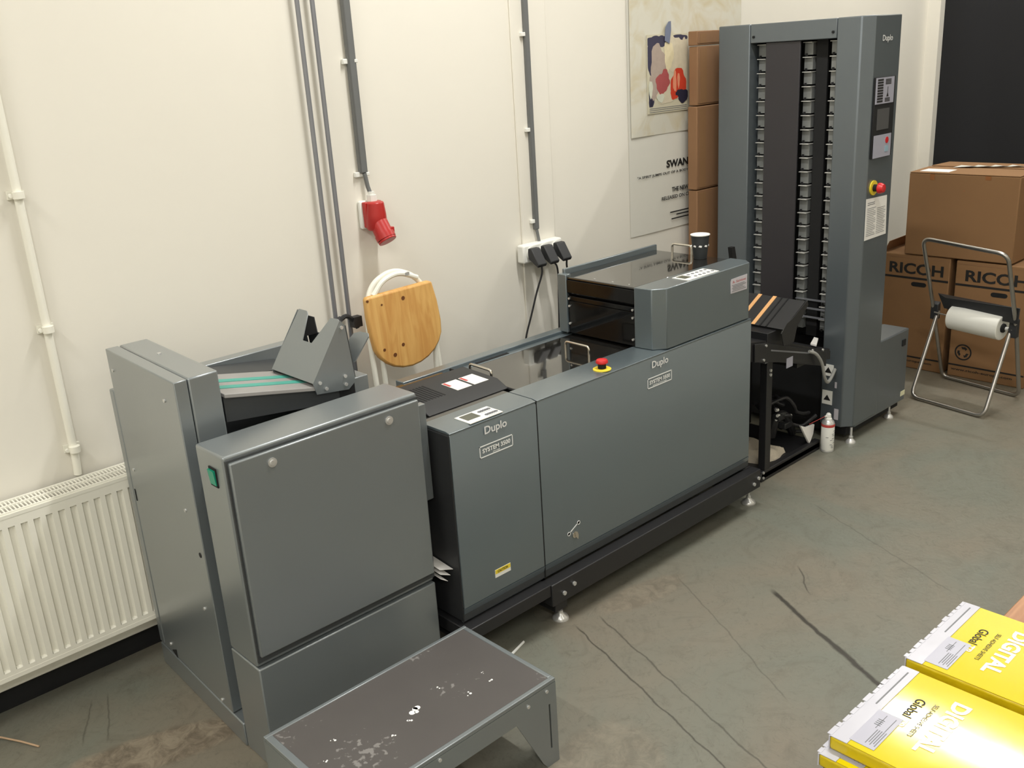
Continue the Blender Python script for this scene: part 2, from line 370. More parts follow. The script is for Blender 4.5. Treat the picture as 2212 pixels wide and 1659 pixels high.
# triple outlet with plugs
s = thing('power_outlet', (2.97, WY, 1.06), 'white triple power outlet box with black plugs on the wall', 'power outlet')
mk('outlet_box', B(2.845, 3.085, WY-.055, WY-.010, 1.018, 1.098), WHITE, s, .008)
for k_ in range(3): mk('socket_face', MB().cyl((2.89+.077*k_, WY-.056, 1.06), (2.89+.077*k_, WY-.062, 1.06), .03, 20), WHITE, s)
pl = None
for k_, (px, lab) in enumerate(((2.888, 'black plug in the left socket of the triple outlet, its cable falling to the machine'), (2.966, 'black plug in the middle socket of the triple outlet'), (3.045, 'black plug in the right socket of the triple outlet'))):
    t = thing('power_plug', (px, WY-.062, 1.06), lab, 'plug', 'plugs in the triple outlet')
    b_ = MB().prism([(px-.026, WY-.062, 1.085), (px-.026, WY-.062, 1.04), (px-.026, WY-.120, 1.005), (px-.026, WY-.128, 1.018), (px-.026, WY-.085, 1.085)], (.052, 0, 0))
    mk('plug_body', b_, RUBBER, t, .004)
    if k_ == 0: path = [(px, WY-.118, 1.01), (px+.004, WY-.115, .975), (px-.02, WY-.10, .90), (px-.05, WY-.09, .80), (px-.085, WY-.08, .70), (px-.09, WY-.06, .50), (px-.09, WY-.05, .02)]
    elif k_ == 1: path = [(px, WY-.118, 1.01), (px+.03, WY-.105, .99), (px+.05, WY-.09, .93), (px+.05, WY-.08, .7), (px+.05, WY-.05, .02)]
    else: path = [(px, WY-.118, 1.01), (px+.01, WY-.105, .98), (px+.04, WY-.09, .91), (px+.05, WY-.08, .7), (px+.05, WY-.05, .02)]
    mk('cord', MB().tube(rnd(path, .04), .0042, 8), WIRE, t)

# ------------------------------------------------------------ poster
PX0, PX1, PZ0, PZ1, PY = 3.618, 4.53, 1.0, 2.42, WY-.003
def sheet(x0, x1, z0, z1, y, nx, nz, amp, sd):
    rr = random.Random(sd); ph = [rr.uniform(0, 6) for _ in range(4)]; v = []; f = []
    for j in range(nz+1):
        for i in range(nx+1):
            u = i/nx; t = j/nz; e = min(1, 4*min(u, 1-u, t+.15, 1-t+.15))
            v.append((x0+(x1-x0)*u, y-amp*e*(.5+.5*math.sin(5*u+7*t+ph[0])*math.sin(9*t-3*u+ph[1]))-.0002, z0+(z1-z0)*t))
    for j in range(nz):
        for i in range(nx): a = j*(nx+1)+i; f.append((a, a+1, a+nx+2, a+nx+1))
    return MB().add(v, f)
PO = mat('poster_paper', (222, 220, 210), .65, var=.05, scale=5)
PC = bpy.data.materials.new('poster_canvas'); PC.use_nodes = True
nt = PC.node_tree; tc = nt.nodes.new('ShaderNodeTexCoord'); nz_ = nt.nodes.new('ShaderNodeTexNoise'); nz_.inputs['Scale'].default_value = 7; nz_.inputs['Detail'].default_value = 9; nz_.inputs['Distortion'].default_value = 1.5
rp_ = nt.nodes.new('ShaderNodeValToRGB'); rp_.color_ramp.elements[0].position = .3; rp_.color_ramp.elements[0].color = (*lin((204, 194, 166)), 1); rp_.color_ramp.elements[1].position = .55; rp_.color_ramp.elements[1].color = (*lin((214, 211, 197)), 1)
nt.links.new(tc.outputs['Object'], nz_.inputs['Vector']); nt.links.new(nz_.outputs['Fac'], rp_.inputs[0]); nt.links.new(rp_.outputs[0], nt.nodes['Principled BSDF'].inputs['Base Color']); nt.nodes['Principled BSDF'].inputs['Roughness'].default_value = .7
po = thing('poster', (4.07, PY, 1.0), 'large creased paper poster with black capitals on the wall behind the tower', 'poster')
mk('paper_sheet', sheet(PX0, PX1, PZ0, PZ1, PY, 24, 40, .006, 3), PO, po)
mk('printed_canvas', sheet(PX0+.012, PX1-.012, 1.475, PZ1-.01, PY-.007, 24, 30, .002, 5), PC, po)
tx = MB(); ty = PY-.0085; tz = 0
kw = dict(xd=(1, 0, 0), yd=(0, 0, 1))
text_mb('SWANS', (3.893, ty, 1.306), height=.037, width=.205, bold=.035, mb=tx, **kw)
text_mb('"A SPIRIT JUMPS OUT OF A BODY"', (3.668, ty, 1.272), height=.016, width=.41, bold=.02, mb=tx, **kw)
text_mb('THE NEW ALBUM', (3.935, ty, 1.183), height=.023, width=.235, bold=.03, mb=tx, **kw)
text_mb('RELEASED ON CD', (3.853, ty, 1.149), height=.018, width=.235, bold=.02, mb=tx, **kw)
for a_, b_, z in ((3.92, 4.25, 1.078), (3.97, 4.25, 1.062), (3.93, 4.25, 1.044)): tx.box(a_, b_, ty-.0005, ty, z, z+.006)
mk('lettering', tx, TXT_K, po)
# the smaller picture sheet taped over the poster (a generic painted still life of soft blobs)
pc = thing('art_print', (3.9, PY-.012, 1.57), 'small colour print of pale and orange-red painted shapes taped on the poster', 'picture')
ay = PY-.013
mk('paper_sheet', B(3.748, 4.06, ay, ay+.002, 1.575, 1.935), mat('print_cream', (206, 200, 176), .6), pc)
def blob(cx, cz, rx, rz, y, ang=0, n=26, sd=0, wob=.12):
    rr = random.Random(sd); ph = rr.uniform(0, 6); out = []
    for i in range(n):
        a = 2*math.pi*i/n; k_ = 1+wob*math.sin(3*a+ph)+wob*.5*math.sin(7*a+2*ph)
        u, v_ = rx*k_*math.cos(a), rz*k_*math.sin(a)
        X_ = cx+u*math.cos(ang)-v_*math.sin(ang); Z_ = cz+u*math.sin(ang)+v_*math.cos(ang)
        out.append((min(4.058, max(3.752, X_)), y, min(1.93, max(1.607, Z_))))
    return out
pics = [((60, 58, 80), 'print_navy', [(3.80, 1.90, .06, .03), (3.87, 1.905, .05, .025), (3.77, 1.83, .025, .07), (4.0, 1.915, .06, .016), (3.775, 1.64, .02, .05)]),
        ((176, 160, 148), 'print_taupe', [(3.83, 1.79, .06, .10), (3.80, 1.70, .04, .06)]),
        ((214, 204, 180), 'print_sand', [(3.95, 1.85, .07, .08), (4.02, 1.83, .035, .09), (3.9, 1.66, .09, .045)]),
        ((226, 214, 178), 'print_straw', [(3.91, 1.84, .035, .07)]),
        ((172, 84, 84), 'print_rose', [(3.86, 1.71, .052, .045), (3.88, 1.745, .03, .03)]),
        ((208, 66, 42), 'print_orange_red', [(3.985, 1.71, .062, .062), (3.96, 1.67, .04, .04)]),
        ((232, 150, 118), 'print_salmon', [(3.955, 1.715, .014, .05), (3.985, 1.72, .010, .035)]),
        ((40, 38, 58), 'print_ink', [(4.02, 1.645, .045, .032), (3.99, 1.66, .03, .014), (3.775, 1.63, .010, .02)]),
        ((212, 214, 196), 'print_pale', [(3.845, 1.645, .028, .02), (3.77, 1.69, .015, .04)])]
yy = ay-.0002
for ci, (c_, nm, bl) in enumerate(pics):
    m_ = mat(nm, c_, .6, var=.12, scale=40); pm = MB()
    for bi, (a_, b_, rx, rz) in enumerate(bl):
        pm.add(blob(a_, b_, rx, rz, yy, 0, sd=ci*7+bi), [tuple(range(26))]); yy -= .0001
    mk('painted_shape', pm, m_, pc)
cp = MB()
for z in (1.598, 1.590, 1.581): cp.box(3.762, 4.05, ay-.001, ay-.0002, z, z+.0025)
mk('caption', cp, TXT_G, pc)
mk('tape_strip', MB().prism([(3.876, ay-.004, 1.905), (3.912, ay-.004, 1.89), (3.925, ay-.004, 1.95), (3.924, ay-.004, 1.992), (3.905, ay-.004, 1.99), (3.882, ay-.004, 1.965)], (0, -.001, 0)), BLUEG, pc)

# ------------------------------------------------------------ stack of slim cartons between poster and tower
def slim(z0, z1, x0, x1, y0, y1, label):
    t = thing('slim_carton', ((x0+x1)/2, (y0+y1)/2, z0), label, 'cardboard box', 'slim cartons stacked behind the tower')
    mk('carton_body', B(x0, x1, y0, y1, z0+.002, z1-.002), CARD2, t, .004)
    mk('flap', B(x0+.004, x1-.004, y0-.002, y0-.0003, z0+.012, z1-.016), CARD2, t)
    mk('tape', B(x0+.02, x0+.07, y0-.0028, y0-.0021, z0+.012, z1-.016), CARD, t)
zs_ = [0, .40, .80, 1.185, 1.593, 1.872, 1.942]
nm_ = ['flat brown carton on the floor, bottom of the slim stack behind the tower', 'brown slim carton second from the floor in the stack behind the tower', 'brown slim carton just above the black cup, third of its stack',
       'tall brown slim carton beside the black poster lettering', 'brown slim carton beside the picture, second from the top of its stack', 'thin brown carton topmost of the slim stack by the tower']
for k_ in range(6):
    dx = (0, .01, 0, -.004, .006, 0)[k_]
    slim(zs_[k_], zs_[k_+1], 4.008+dx, 4.37+dx, 2.968+dx*.4, 3.022, nm_[k_])

# ------------------------------------------------------------ folding chair behind the machine
ch = thing('folding_chair', (2.1, 2.9, 0), 'folded white tubular chair with varnished wooden seat leaning on the wall', 'chair')
def lean(x, z, d=0): return (x, 2.885+.055*z+d, z)     # plane leaning back to the wall
sp = []
def S(x, z): return lean(x, z, -.03)
outline = [S(1.918, 1.075), S(2.228, 1.085)]
seatpts = [(1.935, 1.068), (1.945, 1.074), (2.238, 1.080), (2.247, 1.072), (2.262, 1.0), (2.27, .92)]
for i in range(1, 12):
    a = math.pi*i/12; seatpts.append((2.106+.166*math.cos(a), .905-.135*math.sin(a)))
seatpts += [(1.936, .94), (1.933, 1.0)]
mk('seat', MB().prism([S(*q) for q in seatpts], (0, .028, 0)), PINE, ch, .009, seg=3)
kn = MB()
for a_, b_, r_ in ((1.985, .865, .006), (2.073, .865, .007), (2.03, .835, .008), (2.10, 1.04, .008), (1.94, 1.06, .005), (2.0, 1.035, .004)):
    q = S(a_, b_); kn.cyl((q[0], q[1]-.0012, q[2]), (q[0], q[1]+.003, q[2]), r_, 12, r1=r_)
mk('knots', kn, KNOT, ch)
mk('frame_tube', MB().tube(rnd([lean(1.965, .02), lean(1.95, .6), lean(1.945, 1.0), lean(1.98, 1.11), lean(2.09, 1.150), lean(2.2, 1.10), lean(2.245, 1.0), lean(2.262, .6), lean(2.262, .02)], .12, 8), .0105, 12), ENAM, ch)
mk('rear_leg', MB().tube(rnd([lean(2.005, .02, .02), lean(1.995, .5, .015), lean(1.985, .85, -.01)], .1), .010, 10).tube(rnd([lean(2.23, .02, .02), lean(2.235, .5, .015), lean(2.24, .85, -.01)], .1), .010, 10), ENAM, ch)
mk('back_rest', MB().tube(rnd([lean(1.98, 1.07, -.012), lean(2.03, 1.12, -.012), lean(2.11, 1.135, -.012), lean(2.19, 1.10, -.012)], .05), .010, 10), ENAM, ch)
mk('hinge', MB().box(2.13, 2.15, 2.925, 2.940, 1.118, 1.130), STEEL, ch)
mk('crossbar', MB().cyl(lean(1.94, .3), lean(2.25, .3), .009, 10), ENAM, ch)

# ------------------------------------------------------------ sheet feeder
FX0, FX1, FY = .963, 1.583, 2.165
fd = thing('sheet_feeder', (1.27, 2.5, 0), 'grey cabinet feeder with tall side cover and sloped tray, leftmost machine', 'paper feeder')
mk('base', MB().prism([(.959, FY+.166, 0), (FX1, FY+.166, 0), (FX1, 2.94, 0), (.979, 2.94, 0)], (0, 0, .079)).box(1.03, FX1, FY+.166, 2.85, .079, .9), GREYF, fd, .004)
mk('front_block', MB().box(FX0, FX1, FY+.012, FY+.165, .342, .965), GREYF, fd, .007, seg=3)
mk('plinth', MB().box(FX0, FX1-.002, FY+.004, FY+.165, 0, .338), GREYF, fd, .004)
dz0, dz1 = .375, .948
dr = MB().box(FX0+.010, FX1-.006, FY-.004, FY+.012, dz0, dz1)
dr_ = mk('front_door', dr, GREYF, fd, .004)
mk('door_gasket', B(FX0+.004, FX1-.002, FY+.006, FY+.0125, dz0-.018, dz1+.006), DGREY, dr_)
for kx, kz in ((1.09, .915), (1.467, .917)):
    mk('lock', MB().cyl((kx, FY-.0045, kz), (kx, FY-.007, kz), .013, 20).cyl((kx, FY-.007, kz), (kx, FY-.010, kz), .0075, 14), STEEL, dr_)
sw = mk('power_switch', MB().box(FX0-.003, FX0+.001, 2.222, 2.262, .868, .922), BLACKM, fd, .001)
mk('rocker', MB().prism([(FX0-.003, 2.226, .874), (FX0-.003, 2.226, .916), (FX0-.009, 2.226, .916), (FX0-.005, 2.226, .874)], (0, .032, 0)), mat('rocker_green', (20, 150, 120), .25), sw)
tc_ = mk('side_cover', MB().prism([(.962, 2.395, .082), (1.001, 2.397, .082), (1.021, 2.905, .082), (.981, 2.905, .082)], (0, 0, 1.038)), GREYF, fd, .003)
mk('upper_box', MB().prism([(1.0035, 2.397, .6), (1.092, 2.400, .6), (1.112, 2.905, .6), (1.0235, 2.905, .6)], (0, 0, .521)), GREYF, fd, .005)
mk('rear_column', B(.9795, 1.10, 2.9055, 2.94, .085, .985), GREYF, fd, .004)
sc = MB()
for y_, z_ in ((2.868, 1.059), (2.48, 1.052), (2.861, .736), (2.475, .724), (2.469, .408), (2.842, .115), (2.463, .095)):
    mk('screw', MB().cyl((.962+(y_-2.395)*.0373, y_, z_), (.9585+(y_-2.395)*.0373, y_, z_), .0055, 10), STEEL, fd)
mk('slot', MB().box(.9790, .9815, 2.888, 2.894, .62, .66).prism([(.9755, 2.80, .082), (.9755, 2.80, .112), (.9755, 2.835, .096)], (.003, 0, 0)).cyl((.9620, 2.425, .60), (.9645, 2.425, .60), .008, 12), BLACKM, fd)
mk('top_screw', MB().cyl((1.06, 2.7, 1.121), (1.06, 2.7, 1.124), .006, 10), STEEL, fd)
# tray
def trz(x): return 1.05-(x-1.095)*.207
ty0, ty1 = 2.40, 2.66
tr = mk('feed_tray', MB().prism([(1.10, ty0, trz(1.10)), (1.47, ty0, trz(1.47)), (1.47, ty0, trz(1.47)-.012), (1.10, ty0, trz(1.10)-.012)], (0, ty1-ty0, 0)), TRAYG, fd, .002)
mk('tray_side', MB().prism([(1.10, ty0+.012, trz(1.10)-.013), (1.47, ty0+.012, trz(1.47)-.013), (1.47, ty0+.012, trz(1.47)-.055), (1.10, ty0+.012, trz(1.10)-.085)], (0, ty1-ty0-.03, 0)), DGREY, fd)
for yb in (2.468, 2.548):
    mk('belt', MB().prism([(1.105, yb, trz(1.105)+.0015), (1.40, yb, trz(1.40)+.0015), (1.40, yb, trz(1.40)-.004), (1.105, yb, trz(1.105)-.004)], (0, .034, 0)), TEAL, tr)
mk('rear_wall', MB().box(1.108, 1.583, 2.852, 2.90, .085, 1.004), GREYF, fd, .003)
mk('inner_wall', MB().prism([(1.11, 2.70, .9), (1.50, 2.70, .9), (1.50, 2.70, .965), (1.11, 2.70, 1.02)], (0, .15, 0)), DGREY, fd)
# stacker fence: folded plate with a V notch, triangular side, fin behind
def fx(z): return 1.376+(z-1.003)*.699
def FP(y, z, o=0): return (fx(z)+o, y, z)
mp_ = [FP(2.637, 1.003), FP(2.40, 1.003), FP(2.40, 1.166), FP(2.412, 1.172), FP(2.448, 1.170), FP(2.489, 1.097), FP(2.543, 1.097), FP(2.573, 1.165), FP(2.585, 1.172), FP(2.629, 1.172)]
mk('fence_plate', MB().prism(mp_, (.003, 0, -.002)), GREYF, fd)
for fy_ in (2.398, 2.634): mk('fence_side', MB().prism([(a_, fy_, c_) for a_, b_, c_ in ((1.376, 2.398, 1.003), (1.492, 2.398, 1.170), (1.507, 2.398, 1.153), (1.522, 2.398, .985), (1.517, 2.398, .968), (1.496, 2.398, .953), (1.385, 2.398, .967))], (0, .003, 0)), GREYF, fd)
mk('fence_back', MB().prism([(1.5225, 2.40, .985), (1.5225, 2.63, .985), (1.509, 2.63, 1.150), (1.509, 2.573, 1.150), (1.514, 2.573, 1.10), (1.514, 2.448, 1.10), (1.509, 2.448, 1.150), (1.509, 2.40, 1.150)], (.003, 0, 0)), DGREY, fd)
mk('fence_rib', MB().prism([(1.488, 2.573, 1.160), (1.442, 2.573, 1.097), (1.514, 2.573, 1.097), (1.509, 2.573, 1.148)], (0, .003, 0)), BLACKM, fd)
for a_, b_ in ((1.494, 1.148), (1.398, 1.0), (1.418, .977), (1.487, .998), (1.487, .972)): mk('rivet', MB().cyl((a_, 2.3975, b_), (a_, 2.393, b_), .0055, 12), STEEL, fd)
mk('fence_fin', MB().prism([(1.522, 2.448, 1.012), (1.570, 2.482, 1.080), (1.581, 2.470, 1.098), (1.588, 2.443, 1.106), (1.590, 2.405, 1.107), (1.584, 2.395, 1.099), (1.534, 2.409, 1.029)], (.003, 0, -.002)), GREYF, fd)
mk('tray_hinge_block', MB().box(1.525, 1.583, 2.42, 2.56, .9, .974), GREYF, fd, .003)
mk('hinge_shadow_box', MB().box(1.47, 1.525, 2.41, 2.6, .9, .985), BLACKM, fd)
mk('side_guard', B(1.586, 1.629, 2.20, 2.225, .60, .912), GREYF, fd, .002)

# ------------------------------------------------------------ low work stand in front of the feeder
SX0, SX1, SY0, SY1, SZ = .868, 1.546, 1.615, 1.998, .272
st = thing('work_stand', (1.2, 1.8, 0), 'low grey sheet-metal stand with scuffed dark top in front of the feeder', 'stand')
tp = MB()
tp.box(SX0, SX1, SY0, SY0+.014, SZ-.012, SZ).box(SX0, SX1, SY1-.012, SY1, SZ-.012, SZ).box(SX0, SX0+.02, SY0+.014, SY1-.012, SZ-.012, SZ).box(SX1-.014, SX1, SY0+.014, SY1-.012, SZ-.012, SZ)
mk('top_frame', tp, GREYF, st, .002)
mtop = MAT_TOP
nt = MAT_TOP.node_tree; b = nt.nodes['Principled BSDF']
# chipped white paint flecks and dirt of their own shape
tc = nt.nodes.new('ShaderNodeTexCoord'); vo = nt.nodes.new('ShaderNodeTexNoise'); vo.inputs['Scale'].default_value = 55; vo.inputs['Detail'].default_value = 3; nt.links.new(tc.outputs['Object'], vo.inputs['Vector'])
v2 = nt.nodes.new('ShaderNodeTexNoise'); v2.inputs['Scale'].default_value = 5; nt.links.new(tc.outputs['Object'], v2.inputs['Vector'])
ad = nt.nodes.new('ShaderNodeMath'); ad.operation = 'MULTIPLY'; nt.links.new(vo.outputs['Fac'], ad.inputs[0]); nt.links.new(v2.outputs['Fac'], ad.inputs[1])
mr = nt.nodes.new('ShaderNodeMapRange'); nt.links.new(ad.outputs[0], mr.inputs[0]); mr.inputs[1].default_value = .33; mr.inputs[2].default_value = .37
mx = nt.nodes.new('ShaderNodeMix'); mx.data_type = 'RGBA'; src = b.inputs['Base Color'].links[0].from_socket
nt.links.new(mr.outputs[0], mx.inputs[0]); nt.links.new(src, mx.inputs[6]); mx.inputs[7].default_value = (.22, .21, .20, 1); nt.links.new(mx.outputs[2], b.inputs['Base Color'])
mk('top_sheet', B(SX0+.02, SX1-.014, SY0+.014, SY1-.012, SZ-.011, SZ-.002), MAT_TOP, st)
# front apron with legs as one folded sheet; slot cut near the right edge
y_ = SY0
ap = MB()
lw = .085
ap.prism([(SX0, y_, 0), (SX0, y_, SZ-.012), (SX1, y_, SZ-.012), (SX1, y_, .20), (SX1-.022, y_, .20), (SX1-.026, y_, .20), (SX1-.15, y_, .20), (SX0+.15, y_, .20), (SX0+.06, y_, .02), (SX0+.05, y_, 0)], (0, .003, 0))
ap.prism([(SX1-.15, y_, .20), (SX1-.030, y_, .20), (SX1-.030, y_, .0), (SX1-.045, y_, 0), (SX1-.06, y_, .02)], (0, .003, 0))
ap.box(SX1-.024, SX1, y_, y_+.003, 0, .20).box(SX1-.030, SX1-.024, y_, y_+.003, 0, .055)
mk('front_apron', ap, GREYF, st)
for xx in (SX0, SX1-.003):
    e_ = MB().prism([(xx, SY0+.003, 0), (xx, SY0+.003, SZ-.012), (xx, SY1, SZ-.012), (xx, SY1, 0), (xx, SY1-.06, 0), (xx, SY1-.11, .18), (xx, SY0+.11, .18), (xx, SY0+.06, 0)], (.003, 0, 0))
    mk('end_panel', e_, GREYF, st)
mk('rear_apron', B(SX0+.003, SX1-.003, SY1-.003, SY1, .17, SZ-.012), GREYF, st)
for xx, z_ in ((SX1-.035, .245), (SX1-.105, .235), (SX0+.27, .25), (SX0+.05, .24)): mk('screw', MB().cyl((xx, SY0+.001, z_), (xx, SY0-.003, z_), .005, 10), STEEL, st)
for yy_ in (1.70, 1.85): mk('screw', MB().cyl((SX1-.001, yy_, .25), (SX1+.003, yy_, .25), .004, 10), STEEL, st)
rr = random.Random(5)
for cx, cy, r_ in ((1.20, 1.79, .010), (.965, 1.66, .009), (.955, 1.672, .008), (.965, 1.65, .006), (.935, 1.675, .004), (.985, 1.85, .005), (1.34, 1.74, .005), (1.165, 1.77, .004), (1.42, 1.74, .004), (1.43, 1.78, .003), (.93, 1.80, .004), (1.3, 1.82, .004), (1.10, 1.75, .004)):
    fl = MB()
    for q in range(3 if r_ < .009 else 5):
        ax_, ay_ = cx+rr.uniform(-1, 1)*r_*1.2, cy+rr.uniform(-1, 1)*r_*1.2; k_ = r_*rr.uniform(.3, .9)
        fl.cyl((ax_, ay_, SZ-.0025), (ax_, ay_, SZ-.0015), k_, 9)
    mk('paint_fleck', fl, TXT_W, st)

# ------------------------------------------------------------ booklet making machine
BX0, BXS, BX1, BY, BZ = 1.640, 2.003, 3.212, 2.110, .832
bm_ = thing('booklet_maker', (2.4, 2.4, 0), 'long grey booklet making machine with smoked lids and red stop button', 'booklet machine')
def cabinet(name, x0, x1):
    c = mk(name, MB().prism([(x0, BY+.004, .19), (x0, 2.62, .19), (x0, 2.62, .79), (x0, BY+.13, .79), (x0, BY+.13, BZ-.004), (x0, BY+.004, BZ-.004)], (x1-x0, 0, 0)), DGREY, bm_)
    mk('front_door', MB().prism([(x0+.001, BY, .236), (x0+.001, BY, BZ-.012), (x0+.001, BY+.006, BZ-.003), (x0+.001, BY+.006, .24)], (x1-x0-.004, 0, 0)), GREY, c, .0015)
    mk('kick_strip', MB().prism([(x0+.001, BY-.001, .2345), (x0+.001, BY+.006, .2345), (x0+.001, BY+.02, .182), (x0+.001, BY+.012, .182)], (x1-x0-.004, 0, 0)), GREY, c)
    mk('top_strip', MB().prism([(x0+.001, BY+.001, BZ-.001), (x0+.001, BY+.001, BZ-.005), (x0+.001, BY+.13, BZ-.005), (x0+.001, BY+.13, BZ+.003), (x0+.001, BY+.02, BZ+.003)], (x1-x0-.004, 0, 0)), GREY, c, .001)
    return c
ca = cabinet('stitcher_cabinet', BX0, BXS); cb = cabinet('trimmer_cabinet', BXS, BX1)
mk('side_panel', MB().box(BX0-.004, BX0-.0005, BY+.004, 2.62, .19, BZ-.008), RUBBER, ca)  # near-black colour stands in for the shade in the gap beside the feeder
mk('seam', B(BXS-.0025, BXS+.0005, BY+.0003, BY+.004, .19, BZ), BLACKM, ca)
def badge(x, z0, w_, par, sub):
    t_ = text_mb('Duplo', (x, BY-.0006, z0+.048), (1, 0, 0), (0, 0, 1), height=.034, width=.093, bold=.02, depth=.003)
    mk('maker_badge', t_, SILV, par)
    fr = MB(); X0 = x-.023; X1 = X0+.139; y0_, y1_ = BY-.0012, BY-.0002
    Z0, Z1 = z0-.018, z0+.021
    for q in ((X0, X1, Z1-.003, Z1), (X0, X1, Z0, Z0+.003), (X0, X0+.0025, Z0, Z1), (X1-.0025, X1, Z0, Z1)): fr.box(q[0], q[1], y0_, y1_, q[2], q[3])
    text_mb('SYSTEM 3500', (X0+.011, BY-.0006, z0-.004), (1, 0, 0), (0, 0, 1), height=.015, width=.117, bold=.03, mb=fr)
    text_mb(sub[0], (X0+.011+sub[1], BY-.0006, z0-.013), (1, 0, 0), (0, 0, 1), height=.005, width=sub[2], bold=.02, mb=fr)
    mk('model_plate', fr, TXT_W, par)
badge(1.774, .733, 0, ca, ('STITCHER', .042, .03)); badge(2.580, .733, 0, cb, ('SADDLE STITCHER', .018, .08))
mk('caution_label', MB().box(1.777, 1.845, BY-.001, BY-.0002, .288, .316), WHITE, ca)
mk('caution_band', B(1.778, 1.844, BY-.0016, BY-.0009, .301, .3155), YEL, ca)
mk('caution_lettering', text_mb('CAUTION', (1.787, BY-.0018, .304), (1, 0, 0), (0, 0, 1), height=.009, width=.045, bold=.02), TXT_K, ca)
# control panel on the narrow cabinet
def control_panel(x0, x1, y0, y1, z, lx, par, mats_=WHITE):
    cp_ = mk('control_panel', B(x0, x1, y0, y1, z, z+.002), mats_, par)
    mk('screen', B(x0+.012, lx, y0+(y1-y0)*.32, y1-.008, z+.002, z+.0028), LCD, par)
    kb = MB(); rr = random.Random(3)
    for i in range(5):
        for j in range(2):
            cx = lx+.02+i*(x1-lx-.03)/4.2; cy = y0+.02+j*(y1-y0)*.45
            kb.lathe((cx, cy, z+.002), [(.0068, 0), (.0068, .0012), (.0052, .0012), (.0052, .0002)], 14)
            kb.box(cx-.003, cx+.003, cy-.014, cy-.0125, z+.002, z+.0024)
    mk('keypad', kb, TXT_G, par)
control_panel(1.728, 1.862, BY+.005, BY+.082, BZ+.003, 1.792, ca)
# black perforated guard and warning stickers
gz = BZ+.01
pan = mk('inner_deck', MB().box(BX0+.004, BXS, BY+.132, 2.60, .79, .833), LID, ca)
gd = mk('vented_guard', MB().prism([(BX0+.05, 2.322, gz+.018), (BX0+.05, 2.50, gz+.025), (BX0+.05, 2.50, .8335), (BX0+.05, 2.268, .8335)], (.34, 0, 0)), RUBBER, ca, .004)
vt = MB()
for i in range(9):
    x_ = BX0+.065+i*.0125
    vt.prism([(x_, 2.33, gz+.0185), (x_+.006, 2.33, gz+.0185), (x_+.006, 2.45, gz+.0232), (x_, 2.45, gz+.0232)], (0, 0, .0006))
mk('vent_slot', vt, BLACKM, gd)
for k_, x_ in enumerate((1.862, 1.935)):
    mk('warning_sticker', MB().prism([(x_, 2.330, gz+.0184), (x_+.062, 2.330, gz+.0184), (x_+.062, 2.415, gz+.0218), (x_, 2.415, gz+.0218)], (0, 0, .0008)), WHITE, gd)
    mk('sticker_stripe', MB().prism([(x_+.002, 2.375, gz+.0208), (x_+.012, 2.375, gz+.0208), (x_+.012, 2.412, gz+.0224), (x_+.002, 2.412, gz+.0224)], (0, 0, .0003)), REDP, gd)
def bow(pts_, par, nm='lid_handle', r_=.0048, m_=CHROME): return mk(nm, MB().tube(rnd(pts_, .014, 5), r_, 12), m_, par)
bow([(2.045, 2.37, gz+.005), (2.045, 2.37, gz+.03), (2.052, 2.49, gz+.03), (2.052, 2.49, gz)], ca)
mk('hinge_rod', MB().cyl((2.035, 2.14+.1, .828), (2.035, 2.58, .838), .005, 10), BLACKM, ca)
# glossy lid of the wide cabinet
mk('smoked_lid', MB().box(BXS+.05, 2.66, BY+.132, 2.585, .806, .824), LID, cb, .004)
mk('lid_deck', B(BXS, BX1, BY+.132, 2.62, .76, .805), BLACKM, cb)
bow([(2.47, 2.31, .824), (2.47, 2.31, .862), (2.472, 2.43, .862), (2.472, 2.43, .824)], cb, r_=.0045)
rl = mk('rear_rail', MB().box(BX0+.2, BX1, 2.60, 2.645, .19, .838).box(BX0+.2, BX1, 2.57, 2.60, .80, .826), GREY, bm_, .003)
mk('rail_slot', B(2.16, 2.32, 2.578, 2.592, .8262, .8275), BLACKM, rl)
# emergency stop
es = mk('emergency_stop', MB().lathe((2.362, 2.150, BZ+.003), [(.032, 0), (.032, .003), (.029, .0045), (0, .0045)], 32), YEL, cb)
mk('stop_collar', MB().cyl((2.362, 2.150, BZ+.0075), (2.362, 2.150, BZ+.026), .0145, 20), BLACKM, es)
mk('stop_button', MB().lathe((2.362, 2.150, BZ+.024), [(.015, 0), (.0215, .004), (.0215, .010), (.018, .015), (.009, .0175), (0, .018)], 28), RED, es)
# key latch near the bottom
lt = mk('door_latch', MB().cyl((2.150, BY-.001, .296), (2.150, BY-.004, .296), .012, 16).prism([(2.146, BY-.004, .308), (2.158, BY-.004, .306), (2.163, BY-.004, .292), (2.160, BY-.004, .276), (2.150, BY-.004, .288)], (0, -.004, 0)), CHROME, cb)
kb = MB().lathe((2.122, BY-.0004, .308), [(.0075, 0), (.0075, .0012), (.0055, .0012), (.0055, 0)], 14, (0, -1, 0)).lathe((2.172, BY-.0004, .333), [(.0075, 0), (.0075, .0012), (.0055, .0012), (.0055, 0)], 14, (0, -1, 0))
kb.prism([(2.130, BY, .314), (2.163, BY, .331), (2.164, BY, .328), (2.131, BY, .311)], (0, -.001, 0)); mk('lock_pictogram', kb, TXT_W, cb)
